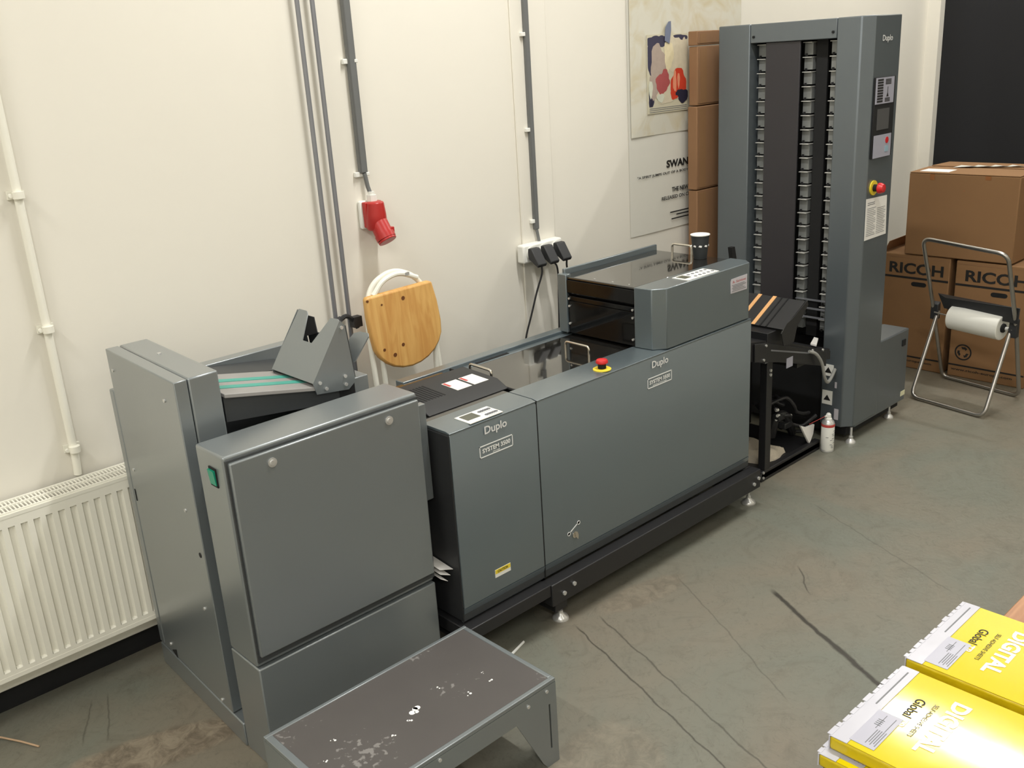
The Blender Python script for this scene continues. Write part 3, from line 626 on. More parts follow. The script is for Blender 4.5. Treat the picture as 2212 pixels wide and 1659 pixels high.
# upper unit
UZ0, UZ1 = BZ+.004, 1.062
UX0, UX1, UY = 2.655, 3.225, 2.110
ub = mk('upper_housing', MB().prism([(UX0-.028, 2.225, UZ0), (UX0-.02, 2.150, UZ0), (UX0+.022, UY+.004, UZ0), (UX1-.03, UY+.004, UZ0), (UX1, UY+.04, UZ0), (UX1, 2.225, UZ0)], (0, 0, UZ1-UZ0)), GREY, bm_, .003)
mk('upper_rear', MB().box(UX0-.028, UX0+.0, 2.565, 2.61, UZ0, UZ1+.006).box(UX0, UX1, 2.597, 2.612, UZ0-.02, UZ1+.02).box(UX1-.012, UX1, 2.226, 2.597, UZ0, UZ1-.01), GREY, bm_, .003)
mk('upper_lid', MB().box(UX0-.022, UX1-.013, 2.227, 2.595, UZ1-.012, UZ1-.002), LID, bm_, .003)
wn = mk('smoked_window', MB().box(UX0-.020, UX0-.014, 2.228, 2.564, UZ0+.001, .965).box(UX0-.022, UX0-.012, 2.228, 2.564, .968, .985).prism([(UX0-.014, 2.228, .985), (UX0-.026, 2.228, 1.0), (UX0-.026, 2.228, UZ1-.013), (UX0-.014, 2.228, UZ1-.013)], (0, .336, 0)), WINM, bm_, .001)
mk('inner_cavity', B(UX0-.011, UX1-.015, 2.23, 2.59, UZ0, UZ1-.014), BLACKM, bm_)
for yy_, z_ in ((2.236, .975), (2.236, .945), (2.236, .862), (2.556, .975), (2.556, .945), (2.556, .875)): mk('window_screw', MB().cyl((UX0-.020, yy_, z_), (UX0-.0265, yy_, z_), .0045, 10), STEEL, wn)
for q in (2.27, 2.35, 2.44): mk('lid_screw', MB().cyl((UX0+.0, q, UZ1-.002), (UX0+.0, q, UZ1+.001), .0035, 8), STEEL, bm_)
control_panel(2.815, 3.005, UY+.012, UY+.088, UZ1, 2.865, ub, WHITE)
lb = mk('service_label', MB().prism([(3.068, UY+.003, .962), (3.066, UY+.003, 1.008), (3.072, UY+.003, 1.018), (3.176, UY+.003, 1.020), (3.176, UY+.003, .960)], (0, -.0015, 0)), LILAC, ub)
lm = MB(); text_mb('A. Services', (3.078, UY+.0012, 1.0), (1, 0, 0), (0, 0, 1), height=.010, width=.088, mb=lm); mk('label_lettering', lm, REDP, ub)
lm = MB()
for q in range(5): lm.box(3.074+.006*(q % 2), 3.168-.01*(q % 3), UY+.0005, UY+.0012, .968+.006*q, .970+.006*q)
mk('label_small_print', lm, TXT_G, ub)
bow([(3.245-.04, 2.40, UZ1-.002), (3.245-.04, 2.40, UZ1+.035), (3.245-.04, 2.50, UZ1+.035), (3.245-.04, 2.50, UZ1-.002)], bm_)
# base frame and feet
bf = mk('base_frame', MB().box(1.62, 1.99, 2.075, 2.62, .135, .18).box(1.99, 3.24, 2.070, 2.12, .095, .178).box(1.99, 3.24, 2.56, 2.61, .095, .178).box(3.19, 3.24, 2.12, 2.56, .095, .178).box(1.64, 1.69, 2.12, 2.56, .095, .178).box(2.02, 2.08, 2.09, 2.56, .05, .12), BLACK, bm_, .003)
for q, z_ in ((2.045, .128), (2.095, .143), (3.19, .125), (3.222, .142)): mk('frame_bolt', MB().cyl((q, 2.0695, z_), (q, 2.063, z_), .0075, 10), STEEL, bf)
def foot(x, y, zt, par, r_=.03):
    f_ = MB().lathe((x, y, 0), [(r_, 0), (r_, .004), (r_*.85, .012), (r_*.4, .022), (.010, .026), (.010, .034), (.006, .035), (.006, zt)], 22); mk('levelling_foot', f_, STEEL, par)
for q in ((2.065, 2.113), (3.275-.03, 2.13), (1.72, 2.5), (3.2, 2.55)): foot(q[0], q[1], .10, bf)
mk('side_bracket', MB().box(BX0-.006, BX0-.0035, 2.30, 2.42, .30, .46).cyl((BX0-.004, 2.33, .44), (BX0-.012, 2.33, .44), .006, 10), BLACK, ca)

# clutter in the narrow gap between feeder and booklet machine
wp = MB().tube(rnd([(1.605, 2.33, .44), (1.61, 2.28, .46), (1.612, 2.26, .44), (1.615, 2.27, .41)], .01), .012, 8)
tag(mk('cable_connector', wp, WHITE), 'off-white cable plug hanging in the gap beside the feeder', 'connector')
for k_ in range(3):
    z_ = .385-.016*k_; q = MB().prism([(1.588, 2.15, z_), (1.632-.012*k_, 2.14, z_-.012), (1.632-.012*k_, 2.30, z_+.004), (1.588, 2.30, z_+.012)], (0, 0, -.0012))
    tag(mk('paper_sheet', q, PAPER), ['curled white sheet sticking out of the feeder gap, topmost', 'white sheet sticking out of the feeder gap, in the middle', 'short white sheet sticking out of the feeder gap, lowest'][k_], 'paper', 'white sheets in the feeder gap')
tag(mk('cable_tie', MB().prism([(1.80, 2.075, .002), (1.875, 2.098, .002), (1.876, 2.105, .002), (1.80, 2.084, .002)], (0, 0, .004)), WHITE), 'white plastic strip on the floor beside the low stand', 'strip')
tag(mk('floor_wire', MB().tube([(.40, 2.94, .004), (.45, 2.925, .012), (.49, 2.86, .008), (.522, 2.80, .004)], .003, 8), mat('wire_tan', (190, 160, 130), .5)), 'thin tan wire offcut on the floor below the radiator', 'wire')

# ------------------------------------------------------------ paper cup on the upper lid
cpx, cpy, cpz = 3.195, 2.328, UZ1-.001
cu_ = thing('paper_cup', (cpx-.03, cpy, cpz), 'black paper cup with white rim on the upper lid', 'cup')
c0 = (cpx-.03, cpy, cpz)
mk('cup_body', MB().lathe(c0, [(.027, 0), (.027, .002), (.037, .096), (.0365, .097), (.0355, .096), (.026, .006), (0, .006)], 30), CUPB, cu_)
mk('cup_rim', MB().lathe((c0[0], c0[1], c0[2]+.094), [(.0368, 0), (.0392, .001), (.0392, .004), (.0365, .0045), (.0352, .002)], 30), WHITE, cu_)
mk('cup_lining', MB().lathe((c0[0], c0[1], c0[2]+.040), [(.0285, 0), (.0352, .055), (.0345, .055), (.028, .003), (0, .003)], 30), WHITE, cu_)
bd = MB()
for k_ in range(9):
    a = k_*2*math.pi/9+.3; r_ = .0328; n_ = Vector((math.cos(a), math.sin(a), 0)); t_ = Vector((-n_.y, n_.x, 0)); c_ = Vector(c0)+n_*(r_+.0009)+Vector((0, 0, .052))
    bd.prism([c_-t_*.007, c_-t_*.003+Vector((0, 0, .006)), c_+t_*.007+Vector((0, 0, .004)), c_+t_*.005-Vector((0, 0, .003))], n_*.0006)
mk('printed_band', bd, TXT_W, cu_)

# ------------------------------------------------------------ collating tower
TX0, TX1, TY0, TY1, TZ0, TZ1 = 4.065, 4.345, 2.120, 2.885, .085, 1.952
tw = thing('collating_tower', (4.3, 2.5, 0), 'tall dark grey collating tower with touch panel and columns of sheet bins', 'collator')
mk('right_column', MB().prism([(TX0, 2.272, TZ0), (TX0, 2.16, TZ0), (TX0+.045, TY0, TZ0), (TX1, TY0, TZ0), (TX1, 2.272, TZ0)], (0, 0, TZ1-TZ0)), GREY2, tw, .005)
mk('left_column', B(TX0, TX1, 2.712, TY1, TZ0, TZ1), GREY2, tw, .005)
mk('top_panel', B(TX0+.002, TX1, 2.274, 2.710, 1.868, TZ1-.001), GREY2, tw, .003)
mk('back_panel', B(TX1-.04, TX1-.001, 2.272, 2.712, .44, 1.868), BLACKM, tw)
mk('lower_panel', B(4.11, TX1-.05, 2.272, 2.712, .06, .44), BLACKM, tw)
mk('centre_panel', MB().box(TX0+.012, TX0+.022, 2.455, 2.632, .50, 1.867), mat('centre_panel_dark', (48, 46, 50), .4), tw, .002)
mk('black_strip', MB().box(TX0+.06, TX0+.07, 2.345, 2.400, .50, 1.867), BLACKM, tw)
mk('column_screw', MB().cyl((TX0+.002, 2.692, 1.895), (TX0-.003, 2.692, 1.895), .006, 10).cyl((TX0+.002, 2.291, 1.895), (TX0-.003, 2.291, 1.895), .006, 10), BLACKM, tw)
# bin brackets: 20 rows, three columns
def bracket():
    m_ = MB()
    m_.box(0, .03, -.021, .021, 0, .052)                # plate
    m_.m = 1; m_.box(-.014, .03, -.023, .023, .052, .055)  # bright lip
    m_.m = 2; m_.box(-.004, .004, .006, .016, -.006, .006)
    me = bpy.data.meshes.new('bin_bracket'); me.from_pydata([p for p in m_.v], [], m_.f)
    for q in (BRKT, BRKL, BLACKM): me.materials.append(q)
    for p, i in zip(me.polygons, m_.mi): p.material_index = i
    o = bpy.data.objects.new('bin_bracket', me); return o
proto = None
for (bx_, by_) in ((4.125, 2.678), (4.115, 2.433), (4.125, 2.305)):
    for rw_ in range(21):
        z = .535+rw_*.0635
        if proto is None: proto = bracket(); o = proto
        else: o = proto.copy()
        COL.objects.link(o); o.parent = tw; o.location = Vector((bx_, by_, z))-tw.location; o.rotation_euler = (0, 0, random.uniform(-.05, .05))
# wide base housing
bs = mk('base_housing', MB().box(4.13, 4.648, 2.124, 2.262, .072, .456).box(TX1+.001, 4.648, 2.262, 2.86, .072, .456), GREY2, tw, .006)
mk('power_inlet', B(4.578, 4.612, 2.1195, 2.1245, .375, .408), BLACKM, tw, .001)
mk('rating_label', B(4.60, 4.645, 2.1225, 2.1245, .10, .125), CREAM, tw)
mk('plinth_frame', MB().box(4.10, 4.63, 2.15, 2.82, .035, .075), BLACKM, tw)
for q in ((4.112, 2.128), (4.53, 2.145), (4.56, 2.75), (4.13, 2.78)): foot(q[0], q[1], .08, tw, .024)
# operator panel
yp = TY0-.0005
bz = mk('operator_panel', B(4.120, 4.300, yp-.010, yp, 1.352, 1.698), BLACKM, tw, .003)
mk('legend_plate', B(4.122, 4.285, yp-.0118, yp-.0102, 1.585, 1.695), GPACK, tw)
lg = MB()
for i in range(9): lg.box(4.135, 4.185, yp-.0125, yp-.0118, 1.592+.0112*i, 1.600+.0112*i)
for i in range(4): lg.box(4.205, 4.255, yp-.0125, yp-.0118, 1.665+.006*i, 1.669+.006*i)
for i in range(3): lg.box(4.205, 4.250, yp-.0125, yp-.0118, 1.592+.006*i, 1.596+.006*i)
lg.prism([(4.217, yp-.0125, 1.613), (4.237, yp-.0125, 1.613), (4.229, yp-.0125, 1.630), (4.229, yp-.0125, 1.655), (4.225, yp-.0125, 1.655), (4.225, yp-.0125, 1.630)], (0, .0006, 0))
mk('legend_print', lg, TXT_K, tw)
mk('touch_screen', B(4.148, 4.255, yp-.0115, yp-.0102, 1.474, 1.564), LCDK, tw)
mk('button_plate', B(4.128, 4.286, yp-.0118, yp-.0102, 1.354, 1.452), GPACK, tw)
mk('stop_key', MB().cyl((4.247, yp-.0118, 1.425), (4.247, yp-.0135, 1.425), .014, 18), RED, tw)
mk('start_key', MB().box(4.232, 4.262, yp-.0132, yp-.0118, 1.375, 1.40), mat('key_blue', (150, 180, 196), .5), tw)
es = mk('emergency_stop', MB().cyl((4.168, yp, 1.222), (4.168, yp-.006, 1.222), .033, 28), YEL, tw)
mk('stop_collar', MB().cyl((4.168, yp-.006, 1.222), (4.168, yp-.026, 1.222), .016, 18), BLACKM, es)
mk('stop_button', MB().lathe((4.168, yp-.024, 1.222), [(.016, 0), (.024, .005), (.024, .014), (.018, .028), (0, .031)], 26, (0, -1, 0)), RED, es)
mk('maker_badge', text_mb('Duplo', (4.172, TY0-.0006, 1.838), (1, 0, 0), (0, 0, 1), height=.032, width=.09, bold=.02, depth=.003), SILV, tw)
for q in ((.335, .392), (.19, .26)): mk('hazard_sticker', B(4.0615, 4.0645, 2.21, 2.262, *q), WHITE, tw)
for z_ in (.345, .205):
    hz = MB().prism([(4.0605, 2.218, z_+.006), (4.0605, 2.254, z_+.006), (4.0605, 2.236, z_+.034)], (.002, 0, 0))
    mk('hazard_triangle', hz, TXT_K, tw)
mk('tape_mark', MB().box(4.0635, 4.065, 2.175, 2.197, .12, .175).box(4.0635, 4.065, 2.19, 2.2, .28, .31), LILAC, tw)
# notice taped on the tower's narrow side
nb = thing('paper_notice', (4.21, TY0-.002, .98), 'white printed instruction sheet taped to the narrow side of the tower', 'notice')
mk('paper_sheet', MB().prism([(4.112, TY0-.0015, .99), (4.314, TY0-.0015, .992), (4.303, TY0-.0015, 1.172), (4.11, TY0-.0015, 1.178)], (0, -.001, 0)), PAPER, nb)
tm = MB()
for i in range(19):
    z_ = 1.008+i*.0082
    if i in (16,): continue
    a_ = 4.125; e_ = (4.205, 4.20, 4.185, 4.203)[i % 4]
    if i >= 17: tm.box(4.125, 4.19, TY0-.0031, TY0-.0026, z_, z_+.003); continue
    tm.box(a_, e_, TY0-.0031, TY0-.0026, z_, z_+.0022); 
    if i < 15: tm.box(4.215, (4.295, 4.28, 4.29)[i % 3], TY0-.0031, TY0-.0026, z_, z_+.0022)
mk('print_lines', tm, TXT_G, nb)

# ------------------------------------------------------------ delivery conveyor between machine and tower
cv = thing('delivery_conveyor', (3.6, 2.4, 0), 'black inclined delivery conveyor linking the booklet machine to the tower', 'conveyor')
cy0, cy1 = 2.175, 2.62
mk('side_plate', MB().prism([(3.34, cy0, .68), (3.43, cy0, .665), (3.93, cy0, .50), (3.93, cy0, .43), (3.52, cy0, .555), (3.34, cy0, .60)], (0, .006, 0)), BLACK, cv, .002)
mk('belt_bed', MB().prism([(3.26, cy0+.01, .70), (3.50, cy0+.01, .66), (3.98, cy0+.01, .49), (3.98, cy0+.01, .45), (3.26, cy0+.01, .62)], (0, cy1-cy0-.02, 0)), BLACK, cv)
sl = MB().prism([(3.46, cy0, .628), (3.77, cy0, .538), (3.77, cy0, .531), (3.46, cy0, .621)], (0, -.002, 0)); mk('adjusting_slot', sl, CONDS, cv)
trp = [(3.50, .712), (3.672, .800), (3.678, .793), (3.506, .704)]
rt = mk('receiving_tray', MB().prism([(a_, 2.145, z_) for a_, z_ in trp], (0, .50, 0)), RUBBER, cv, .001)
def tline(y, m_, wd, nm, x0=.0, x1=1.):
    a_ = Vector((3.50, y, .7125)); b_ = Vector((3.672, y, .8005)); p, q = a_.lerp(b_, x0), a_.lerp(b_, x1)
    mk(nm, MB().prism([p, q, q+Vector((0, wd, 0)), p+Vector((0, wd, 0))], (-.0009, 0, .0018)), m_, rt)
tline(2.285, ORANGE, .018, 'orange_strip'); tline(2.36, ORANGE, .018, 'orange_strip'); tline(2.435, ORANGE, .018, 'orange_strip')
tline(2.255, BLACKM, .006, 'groove'); tline(2.225, BLACKM, .006, 'groove')
mk('tray_end_plate', MB().prism([(3.48, 2.142, .70), (3.52, 2.142, .735), (3.56, 2.142, .745), (3.68, 2.142, .803), (3.685, 2.142, .78), (3.6, 2.142, .70), (3.58, 2.142, .64), (3.50, 2.142, .64)], (0, -.004, 0)), BLACK, cv)
mk('support_bracket', MB().box(3.44, 3.62, 2.18, 2.60, .60, .702), BLACK, cv, .002)
for q, z_ in ((3.42, .655), (3.405, .595), (3.80, .54), (3.89, .52), (3.60, .705), (3.545, .69)): mk('plate_bolt', MB().cyl((q, cy0+.001, z_), (q, cy0-.005, z_), .0055, 10), STEEL, cv)
mk('inspection_label', MB().box(3.585, 3.635, cy0-.002, cy0, .51, .555), GPACK, cv)
mk('base_shelf', MB().box(3.28, 3.95, 2.20, 2.62, .012, .04).box(3.45, 3.95, 2.20, 2.23, .0, .05).box(3.28, 3.95, 2.60, 2.63, .0, .05).box(3.45, 3.48, 2.23, 2.62, .0, .05), BLACK, cv, .003)
mk('post', MB().box(3.475, 3.518, 2.20, 2.235, .05, .562), BLACK, cv, .002)
mk('post', MB().box(3.475, 3.518, 2.58, 2.62, .05, .60), BLACK, cv, .002)
mk('post', MB().box(3.90, 3.94, 2.58, 2.62, .05, .48), BLACK, cv, .002)
mk('post_cap', MB().box(3.45, 3.56, 2.195, 2.24, .562, .568), CONDS, cv)
mk('post_bolt', MB().cyl((3.497, 2.1995, .52), (3.497, 2.193, .52), .007, 10).cyl((3.497, 2.1995, .50), (3.497, 2.193, .50), .007, 10).cyl((3.462, 2.199, .045), (3.462, 2.194, .045), .006, 10).cyl((3.462, 2.199, .02), (3.462, 2.194, .02), .006, 10), STEEL, cv)
mk('back_screen', B(3.26, 3.96, 2.632, 2.642, .0, .62), BLACKM, cv)
mk('flexible_hose', MB().tube(rnd([(3.76, 2.168, .545), (3.80, 2.155, .53), (3.85, 2.15, .47), (3.87, 2.15, .40), (3.91, 2.155, .355), (3.97, 2.17, .36), (4.058, 2.20, .375)], .05, 6), .0075, 10), BEIGEC, cv)
mk('arm', MB().prism([(3.62, 2.46, .80), (3.66, 2.46, .80), (3.60, 2.46, 1.02), (3.575, 2.46, 1.02)], (0, .02, 0)), BLACKM, cv)
mk('sheet_stop', B(3.70, 3.98, 2.19, 2.60, .478, .50), BLACK, cv)
# white offcut paper lying at the conveyor foot end
tag(mk('paper_strip', MB().prism([(3.86, 2.190, .540), (4.03, 2.278, .516), (4.03, 2.30, .518), (3.86, 2.220, .542)], (0, 0, .008)), PAPER), 'white paper strip lying at the tower end of the conveyor', 'paper')
# guide bars inside tower bottom
gb = MB()
for z_, x_ in ((.60, 4.08), (.64, 4.09), (.68, 4.10)): gb.box(x_, x_+.02, 2.274, 2.45, z_, z_+.004)
mk('guide_bar', gb, CONDS, tw)

# ------------------------------------------------------------ things on the conveyor's shelf
def cloth_mesh(x0, x1, y0, y1, z, h, sd):
    rr = random.Random(sd); ph = [rr.uniform(0, 6) for _ in range(4)]; n_ = 22; v = []; f = []
    for j in range(n_+1):
        for i in range(n_+1):
            u, t = i/n_, j/n_; e = min(1, 7*min(u, 1-u, t, 1-t))**.5
            v.append((x0+(x1-x0)*u+.01*math.sin(9*t+ph[0]), y0+(y1-y0)*t+.008*math.sin(8*u+ph[1]), z+h*e*(.82+.18*math.sin(11*u+ph[2])*math.sin(7*t+ph[3]))))
    for j in range(n_):
        for i in range(n_): a = j*(n_+1)+i; f.append((a, a+1, a+n_+2, a+n_+1))
    f.append(tuple(range(n_+1))[::-1]+tuple(j*(n_+1) for j in range(1, n_+1))+tuple(n_*(n_+1)+i for i in range(1, n_+1))+tuple(j*(n_+1)+n_ for j in range(n_-1, 0, -1)))
    return MB().add(v, f)
tag(mk('folded_cloth', cloth_mesh(3.53, 3.73, 2.245, 2.50, .041, .045, 4), CLOTH), 'folded beige cloth on the black shelf under the conveyor', 'cloth')
cbm = thing('cable_bundle', (3.86, 2.45, .05), 'tangle of black cables and connectors heaped on the shelf beside the tower', 'cables')
rr = random.Random(11); m_ = MB()
for k_ in range(9):
    p = [Vector((3.75+rr.uniform(0, .06), 2.35+rr.uniform(-.03, .12), .20+rr.uniform(-.04, .05)))]
    for j in range(6): p.append(p[-1]+Vector((rr.uniform(.02, .06), rr.uniform(-.05, .05), rr.uniform(-.06, .03))))
    for q in p: q.z = max(.055, q.z); q.x = max(3.76, min(3.99, q.x)); q.y = max(2.25, min(2.56, q.y))
    m_.tube(rnd(p, .03, 4), .009, 8)
m_.tube(rnd([(3.78, 2.36, .08), (3.775, 2.34, .18), (3.82, 2.32, .20), (3.87, 2.32, .12), (3.93, 2.34, .06)], .05), .020, 10)
mk('cables', m_, WIRE, cbm)
m_ = MB().box(3.76, 3.83, 2.31, 2.35, .17, .20).box(3.80, 3.86, 2.30, 2.34, .12, .15)
mk('connector', m_, RUBBER, cbm, .004)
m_ = MB()
for q in ((3.765, 2.33, .225), (3.76, 2.32, .20), (3.76, 2.325, .18), (3.83, 2.30, .185)): m_.cyl(q, (q[0]+.016, q[1], q[2]-.003), .0075, 8)
mk('white_connector', m_, WHITE, cbm)
tag(mk('crumpled_paper', MB().prism([(3.815, 2.225, .155), (3.86, 2.222, .135), (3.955, 2.235, .118), (3.93, 2.225, .08), (3.90, 2.22, .055), (3.875, 2.212, .05), (3.86, 2.215, .075)], (.0, .012, .0)), PAPER, bevel=.002), 'crumpled white paper hanging over the shelf edge beside the spray can', 'paper')
sp_ = thing('spray_can', (3.955, 2.165, 0), 'white spray can with red straw on the floor beside the tower', 'spray can')
c0 = (3.955, 2.165, 0)
mk('can_body', MB().lathe(c0, [(.0295, 0), (.031, .003), (.031, .010), (.030, .012), (.030, .130), (.031, .135), (.031, .140), (.0275, .152), (.018, .160), (0, .160)], 30), STEEL, sp_)
mk('can_label', MB().lathe((c0[0], c0[1], .012), [(.0305, 0), (.0308, .001), (.0308, .115), (.0305, .116)], 30), WHITE, sp_)
lb_ = MB()
for k_ in range(12):
    a = math.radians(200+random.uniform(0, 90)); n_ = Vector((math.cos(a), math.sin(a), 0)); t_ = Vector((-n_.y, n_.x, 0)); c_ = Vector(c0)+n_*.0309+Vector((0, 0, .025+.0075*k_))
    lb_.prism([c_-t_*.006, c_+t_*.006, c_+t_*.006+Vector((0, 0, .0025)), c_-t_*.006+Vector((0, 0, .0025))], n_*.0004)
mk('label_print', lb_, TXT_G, sp_)
mk('red_ring', MB().lathe((c0[0], c0[1], .128), [(.0309, 0), (.0313, .001), (.0313, .012), (.0309, .013)], 30), REDP, sp_)
mk('nozzle', MB().lathe((c0[0], c0[1], .158), [(.017, 0), (.017, .008), (.013, .012), (.012, .028), (.007, .034), (0, .034)], 20).cyl((c0[0]-.010, c0[1]+.003, .180), (c0[0]-.022, c0[1]+.006, .180), .004, 10), WHITE, sp_)
mk('straw', MB().cyl((c0[0]-.020, c0[1]+.006, .180), (c0[0]-.12, c0[1]+.03, .165), .0012, 8), REDP, sp_)

# ------------------------------------------------------------ cardboard boxes on the right
def printer_box(y0, y1, z1, label, short, depth=.42):
    X = 5.345
    t = thing('printer_box', (X+depth/2, (y0+y1)/2, 0), label, 'cardboard box', 'brown boxes with black capitals on the floor')
    bod = mk('box_body', B(X, X+depth, y0, y1, 0, z1), CARD, t, .006)
    yd = (0, -1, 0)
    w_ = y1-y0
    mk('printed_band', B(X-.0012, X-.0002, y0+.004, y1-.004, z1-.140, z1-.128), TXT_K, t)
    mk('printed_band', B(X-.0012, X-.0002, y0+.004, y1-.004, .066, .075), TXT_K, t)
    mk('hand_hole', MB().prism([(X-.0015, y0+w_*.42+.044*math.cos(a)+(.0 if math.cos(a) < 0 else .0), z1-.168+.0125*max(-1, min(1, 1.8*math.sin(a)))) for a in [2*math.pi*i/16 for i in range(16)]], (.002, 0, 0)), BLACKM, t)
    mk('brand_print', text_mb('RICOH', (X-.0004, y1-.055, z1-.112), yd, (0, 0, 1), height=.064, width=w_*.78, bold=.03), TXT_K, t)
    mk('web_print', text_mb('www.ricoh-europe.com', (X-.0004, y1-.02, .035), yd, (0, 0, 1), height=.018, width=w_*.80, bold=.02), TXT_K, t)
    mk('lid_seam', B(X-.001, X-.0002, y0+.002, y1-.002, z1-.020, z1-.017), CARD2, t)
    return t
b1 = printer_box(2.238, 2.642, .672, 'brown printer box with black lettering on the floor, the one next to the tower', 0)
b2 = printer_box(1.79, 2.205, .668, 'brown printer box with recycling mark on the floor at the right edge', 0)
# flaps on the left box
mk('flap', MB().prism([(5.36, 2.63, .674), (5.70, 2.63, .674), (5.70, 2.60, .74), (5.36, 2.60, .735)], (0, .004, 0)), CARD2, b1)
# recycling mark
rc = MB(); cy_, cz_ = 2.125, .150; X = 5.345
n_ = 32
for i in range(n_):
    a, a2 = 2*math.pi*i/n_, 2*math.pi*(i+1)/n_
    rc.prism([(X-.0012, cy_+.047*math.cos(a), cz_+.047*math.sin(a)), (X-.0012, cy_+.047*math.cos(a2), cz_+.047*math.sin(a2)), (X-.0012, cy_+.039*math.cos(a2), cz_+.039*math.sin(a2)), (X-.0012, cy_+.039*math.cos(a), cz_+.039*math.sin(a))], (.0008, 0, 0))
for k_ in range(3):
    a0 = math.radians(90+120*k_); c_, s_ = math.cos(a0), math.sin(a0)
    def Rr(u, v_): return (X-.0014, cy_+(u*c_-v_*s_), cz_+(u*s_+v_*c_))
    rc.prism([Rr(.030, -.012), Rr(.030, .006), Rr(.018, .012), Rr(.018, -.006)], (.0008, 0, 0))
    rc.prism([Rr(.034, .006), Rr(.022, .022), Rr(.010, .012)], (.0008, 0, 0))
mk('recycling_mark', rc, TXT_K, b2)
# big carton on top
bg = thing('large_carton', (5.62, 2.2, .675), 'large plain brown carton resting on the two printer boxes', 'cardboard box')
GX = 5.335
mk('box_body', B(GX, GX+.50, 1.912, 2.502, .676, 1.132), CARD, bg, .006)
mk('top_flap', MB().prism([(GX+.0, 1.914, 1.133), (GX+.235, 1.914, 1.137), (GX+.235, 2.50, 1.137), (GX, 2.50, 1.133)], (0, 0, .004)).prism([(GX+.5, 1.914, 1.133), (GX+.265, 1.914, 1.138), (GX+.265, 2.50, 1.138), (GX+.5, 2.50, 1.133)], (0, 0, .004)), CARD, bg, .001)
mk('staple_tape', MB().box(GX-.001, GX-.0002, 2.36, 2.385, 1.098, 1.131).box(GX-.001, GX-.0002, 2.06, 2.09, 1.110, 1.131).box(GX-.001, GX-.0002, 2.19, 2.20, 1.045, 1.05), TAPE, bg)
sf = MB()
for k_ in range(4):
    sf.add([(GX+.2+.03*k_, 2.35-.08*k_, 1.143), (GX+.26+.03*k_, 2.33-.08*k_, 1.150), (GX+.27+.02*k_, 2.24-.08*k_, 1.144), (GX+.21+.03*k_, 2.25-.07*k_, 1.152)], [(0, 1, 2, 3)])
mk('torn_tape', sf, FILM, bg)
mk('address_label', B(GX+.035, GX+.14, 2.30, 2.46, 1.1378, 1.1400), PAPER, bg)

# small carton edge and crumpled plastic seen beside the tower foot
tag(mk('crumpled_bag', cloth_mesh(4.90, 5.05, 2.42, 2.56, .0, .09, 9), FILM), 'crumpled clear plastic bag on the floor behind the tower base', 'plastic bag')

# ------------------------------------------------------------ roll holder stand
rs = thing('roll_stand', (5.05, 1.98, 0), 'folding tubular metal stand holding a white roll in front of the boxes', 'stand')
RL, RRt = Vector((5.285, 2.205, .011)), Vector((5.195, 1.755, .011))
FLt, FRt = Vector((4.865, 2.20, .011)), Vector((4.79, 1.762, .011))
PL, PR = Vector((5.075, 2.192, .445)), Vector((5.0, 1.738, .43))
TL = PL+(PL-RL)*.98; TR = PR+(PR-RRt)*.98
TL.y = 2.19; TR.y = 1.745
off = Vector((0, .012, 0))
mk('rear_frame', MB().tube(rnd([TL.lerp(TR, .5), TL, PL, RL, RRt, PR, TR, TL.lerp(TR, .5)], .05, 7), .0105, 14), TUBEST, rs)
mk('front_frame', MB().tube(rnd([PL-off*2, FLt-off*1.0, FRt+off, PR+off*2], .05, 7), .0105, 14), TUBEST, rs)
for nm, P_, sg in (('pivot_joint', PL, -1), ('pivot_joint', PR, 1)):
    mk(nm, MB().prism([P_+Vector((-.022, -.030 if sg < 0 else -.01, -.045)), P_+Vector((.016, -.030 if sg < 0 else -.01, -.045)), P_+Vector((.012, -.030 if sg < 0 else -.01, .05)), P_+Vector((-.02, -.030 if sg < 0 else -.01, .04))], (0, .04, 0)), RUBBER, rs, .004)
mk('cutter_bar', MB().prism([(5.045, 2.165, .55), (5.03, 2.12, .475), (4.96, 1.72, .465), (4.97, 1.72, .545), (4.985, 2.10, .545)], (.006, 0, 0)), RUBBER, rs, .002)
mk('axle', MB().cyl((5.055, 2.18, .44), (5.034, 2.083, .4353), .004, 10), TUBEST, rs)
mk('axle', MB().cyl((4.9835, 1.764, .4262), (4.982, 1.75, .4255), .004, 10), TUBEST, rs)
A0, A1 = Vector((5.032, 2.075, .435)), Vector((4.990, 1.80, .427))
rl_ = thing('film_roll', (5.01, 1.94, .36), 'thick white film roll on the axle of the folding stand', 'roll')
d_ = (A1-A0).normalized(); Ln = (A1-A0).length
mk('wound_film', MB().lathe(A0, [(.022, .0), (.060, .0), (.064, .003), (.064, Ln-.003), (.060, Ln), (.024, Ln), (.022, Ln-.002)], 40, d_), FILM, rl_)
mk('core', MB().lathe(A0-d_*.004, [(.004, 0), (.023, 0), (.023, Ln+.012), (.008, Ln+.02), (.004, Ln+.02)], 24, d_), BLACKM, rl_)
mk('axle_nut', MB().cyl(A1+d_*.016, A1+d_*.032, .010, 8), STEEL, rl_)

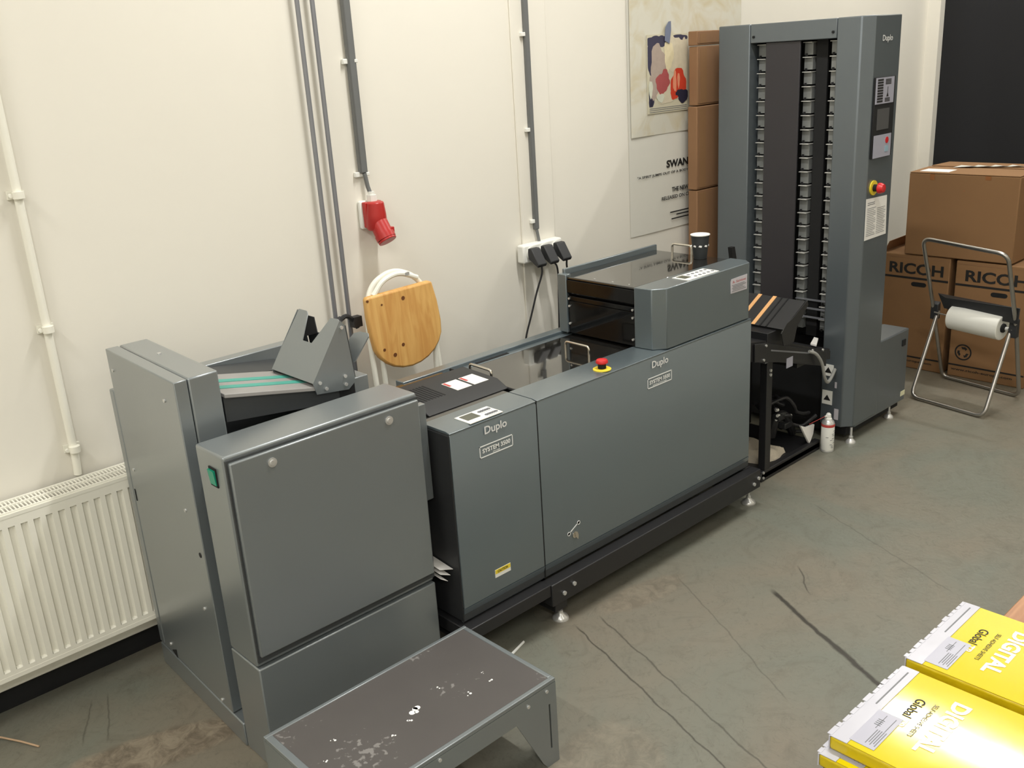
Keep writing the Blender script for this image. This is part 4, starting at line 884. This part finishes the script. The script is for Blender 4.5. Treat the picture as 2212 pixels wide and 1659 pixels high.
# ------------------------------------------------------------ packs of yellow sheets on a wooden table
WT = .505
tb = thing('wooden_table', (2.1, .1, 0), 'brown wooden table top under the yellow paper packs', 'table')
mk('table_top', B(1.47, 2.95, -.55, .735, WT-.03, WT), TABLEW, tb, .003)
for q in ((2.86, .66), (2.86, -.47), (1.56, -.47), (1.56, .60)): mk('leg', B(q[0]-.03, q[0]+.03, q[1]-.03, q[1]+.03, 0, WT-.03), TABLEW, tb, .003)
def pack(x0, x1, y1, z0, z1, label, sd, flap=False, w_=.45):
    rr = random.Random(sd)
    t = thing('paper_pack', ((x0+x1)/2, y1-w_/2, z0), label, 'paper pack', 'yellow ream packs on the wooden table')
    y0 = y1-w_; wb = .038                              # white end band along the left edge (y1 side)
    mk('wrapper', B(x0+.002, x1-.002, y0, y1-.001, z0+.001, z1-.0006), YPACKS, t, .006, seg=3)
    zt = z1
    top = MB().box(x0+.004, x1-.004, y0+.004, y1-wb, zt-.0008, zt); mk('yellow_face', top, YPACK, t)
    mk('end_band', MB().prism([(x0+.003, y1-.002, zt-.001), (x1-.003, y1-.002, zt-.001), (x1-.003, y1-wb+.001, zt-.0005), (x0+.003, y1-wb+.001, zt-.0005)], (0, 0, .0012)).box(x0+.003, x1-.003, y1-.002, y1+.0008, z0+.002, zt-.001), WPACK, t)
    # torn/scalloped edge of the band
    ed = MB(); x_ = x0+.006
    while x_ < x1-.02:
        l_ = rr.uniform(.012, .03); ed.box(x_, x_+l_, y1-.004, y1+rr.uniform(.002, .006), zt-.0005, zt+.0007); x_ += l_+rr.uniform(.002, .01)
    mk('torn_edge', ed, WPACK, t)
    # grey spec label, nearer corner
    lx0, lx1 = x0+.018, x0+.138
    mk('spec_label', B(lx0, lx1, y1-.084, y1-wb+.004, zt+.0002, zt+.0012), GPACK, t)
    xd, yd = (-1, 0, 0), (0, -1, 0)
    zz_ = zt+.0002
    mk('white_lettering', text_mb('DIGITAL', (x1-.050, y1-.132, zz_), xd, yd, height=.036, width=.19, bold=.04), TXT_W, t)
    mk('white_lettering', text_mb('TR', (x1-.165, y1-.073, zz_), xd, yd, height=.020, width=.032, bold=.02), TXT_W, t)
    mk('black_lettering', text_mb('Global', (x1-.088, y1-.073, zz_), xd, yd, height=.020, width=.070, bold=.01), TXT_K, t)
    mk('black_lettering', text_mb('SELF-ADHESIVE SHEETS', (x1-.085, y1-.108, zz_), xd, yd, height=.009, width=.125), TXT_K, t)
    pr = MB()
    for q in range(5): pr.box(lx0+.01+.006*(q % 2), lx0+.060, y1-.080+.0045*q, y1-.0785+.0045*q, zt+.0012, zt+.0016)
    for q in range(4): pr.box(lx0+.072+.006*q, lx0+.074+.006*q, y1-.060, y1-.047, zt+.0012, zt+.0016)
    for a_, b_, c_, d__ in ((.062, .110, .075, .0738), (.062, .110, .056, .0548)): pr.box(lx0+a_, lx0+b_, y1-c_, y1-d__, zt+.0012, zt+.0016)
    pr.box(x0+.15, x1-.02, y1-.022, y1-.019, zt+.0004, zt+.0009)
    mk('fine_print', pr, TXT_G, t)
    return t
pack(1.785, 2.088, .772, .568, .600, 'bright yellow paper pack, farthest of the top layer on the wooden table', 1)
pack(1.462, 1.772, .768, .560, .592, 'yellow paper pack with glare across it, near end of the top layer', 2)
pack(1.438, 1.745, .776, .529, .5595, 'yellow paper pack peeking out below the near pack', 3)
pack(1.780, 2.085, .768, .537, .5675, 'yellow paper pack directly beneath the farthest pack', 4)
pack(1.445, 1.752, .770, .506, .5285, 'thin yellow pack lowest in the near pile on the table', 5)
pack(1.783, 2.087, .770, .506, .5365, 'yellow pack lowest in the far pile on the table', 6)
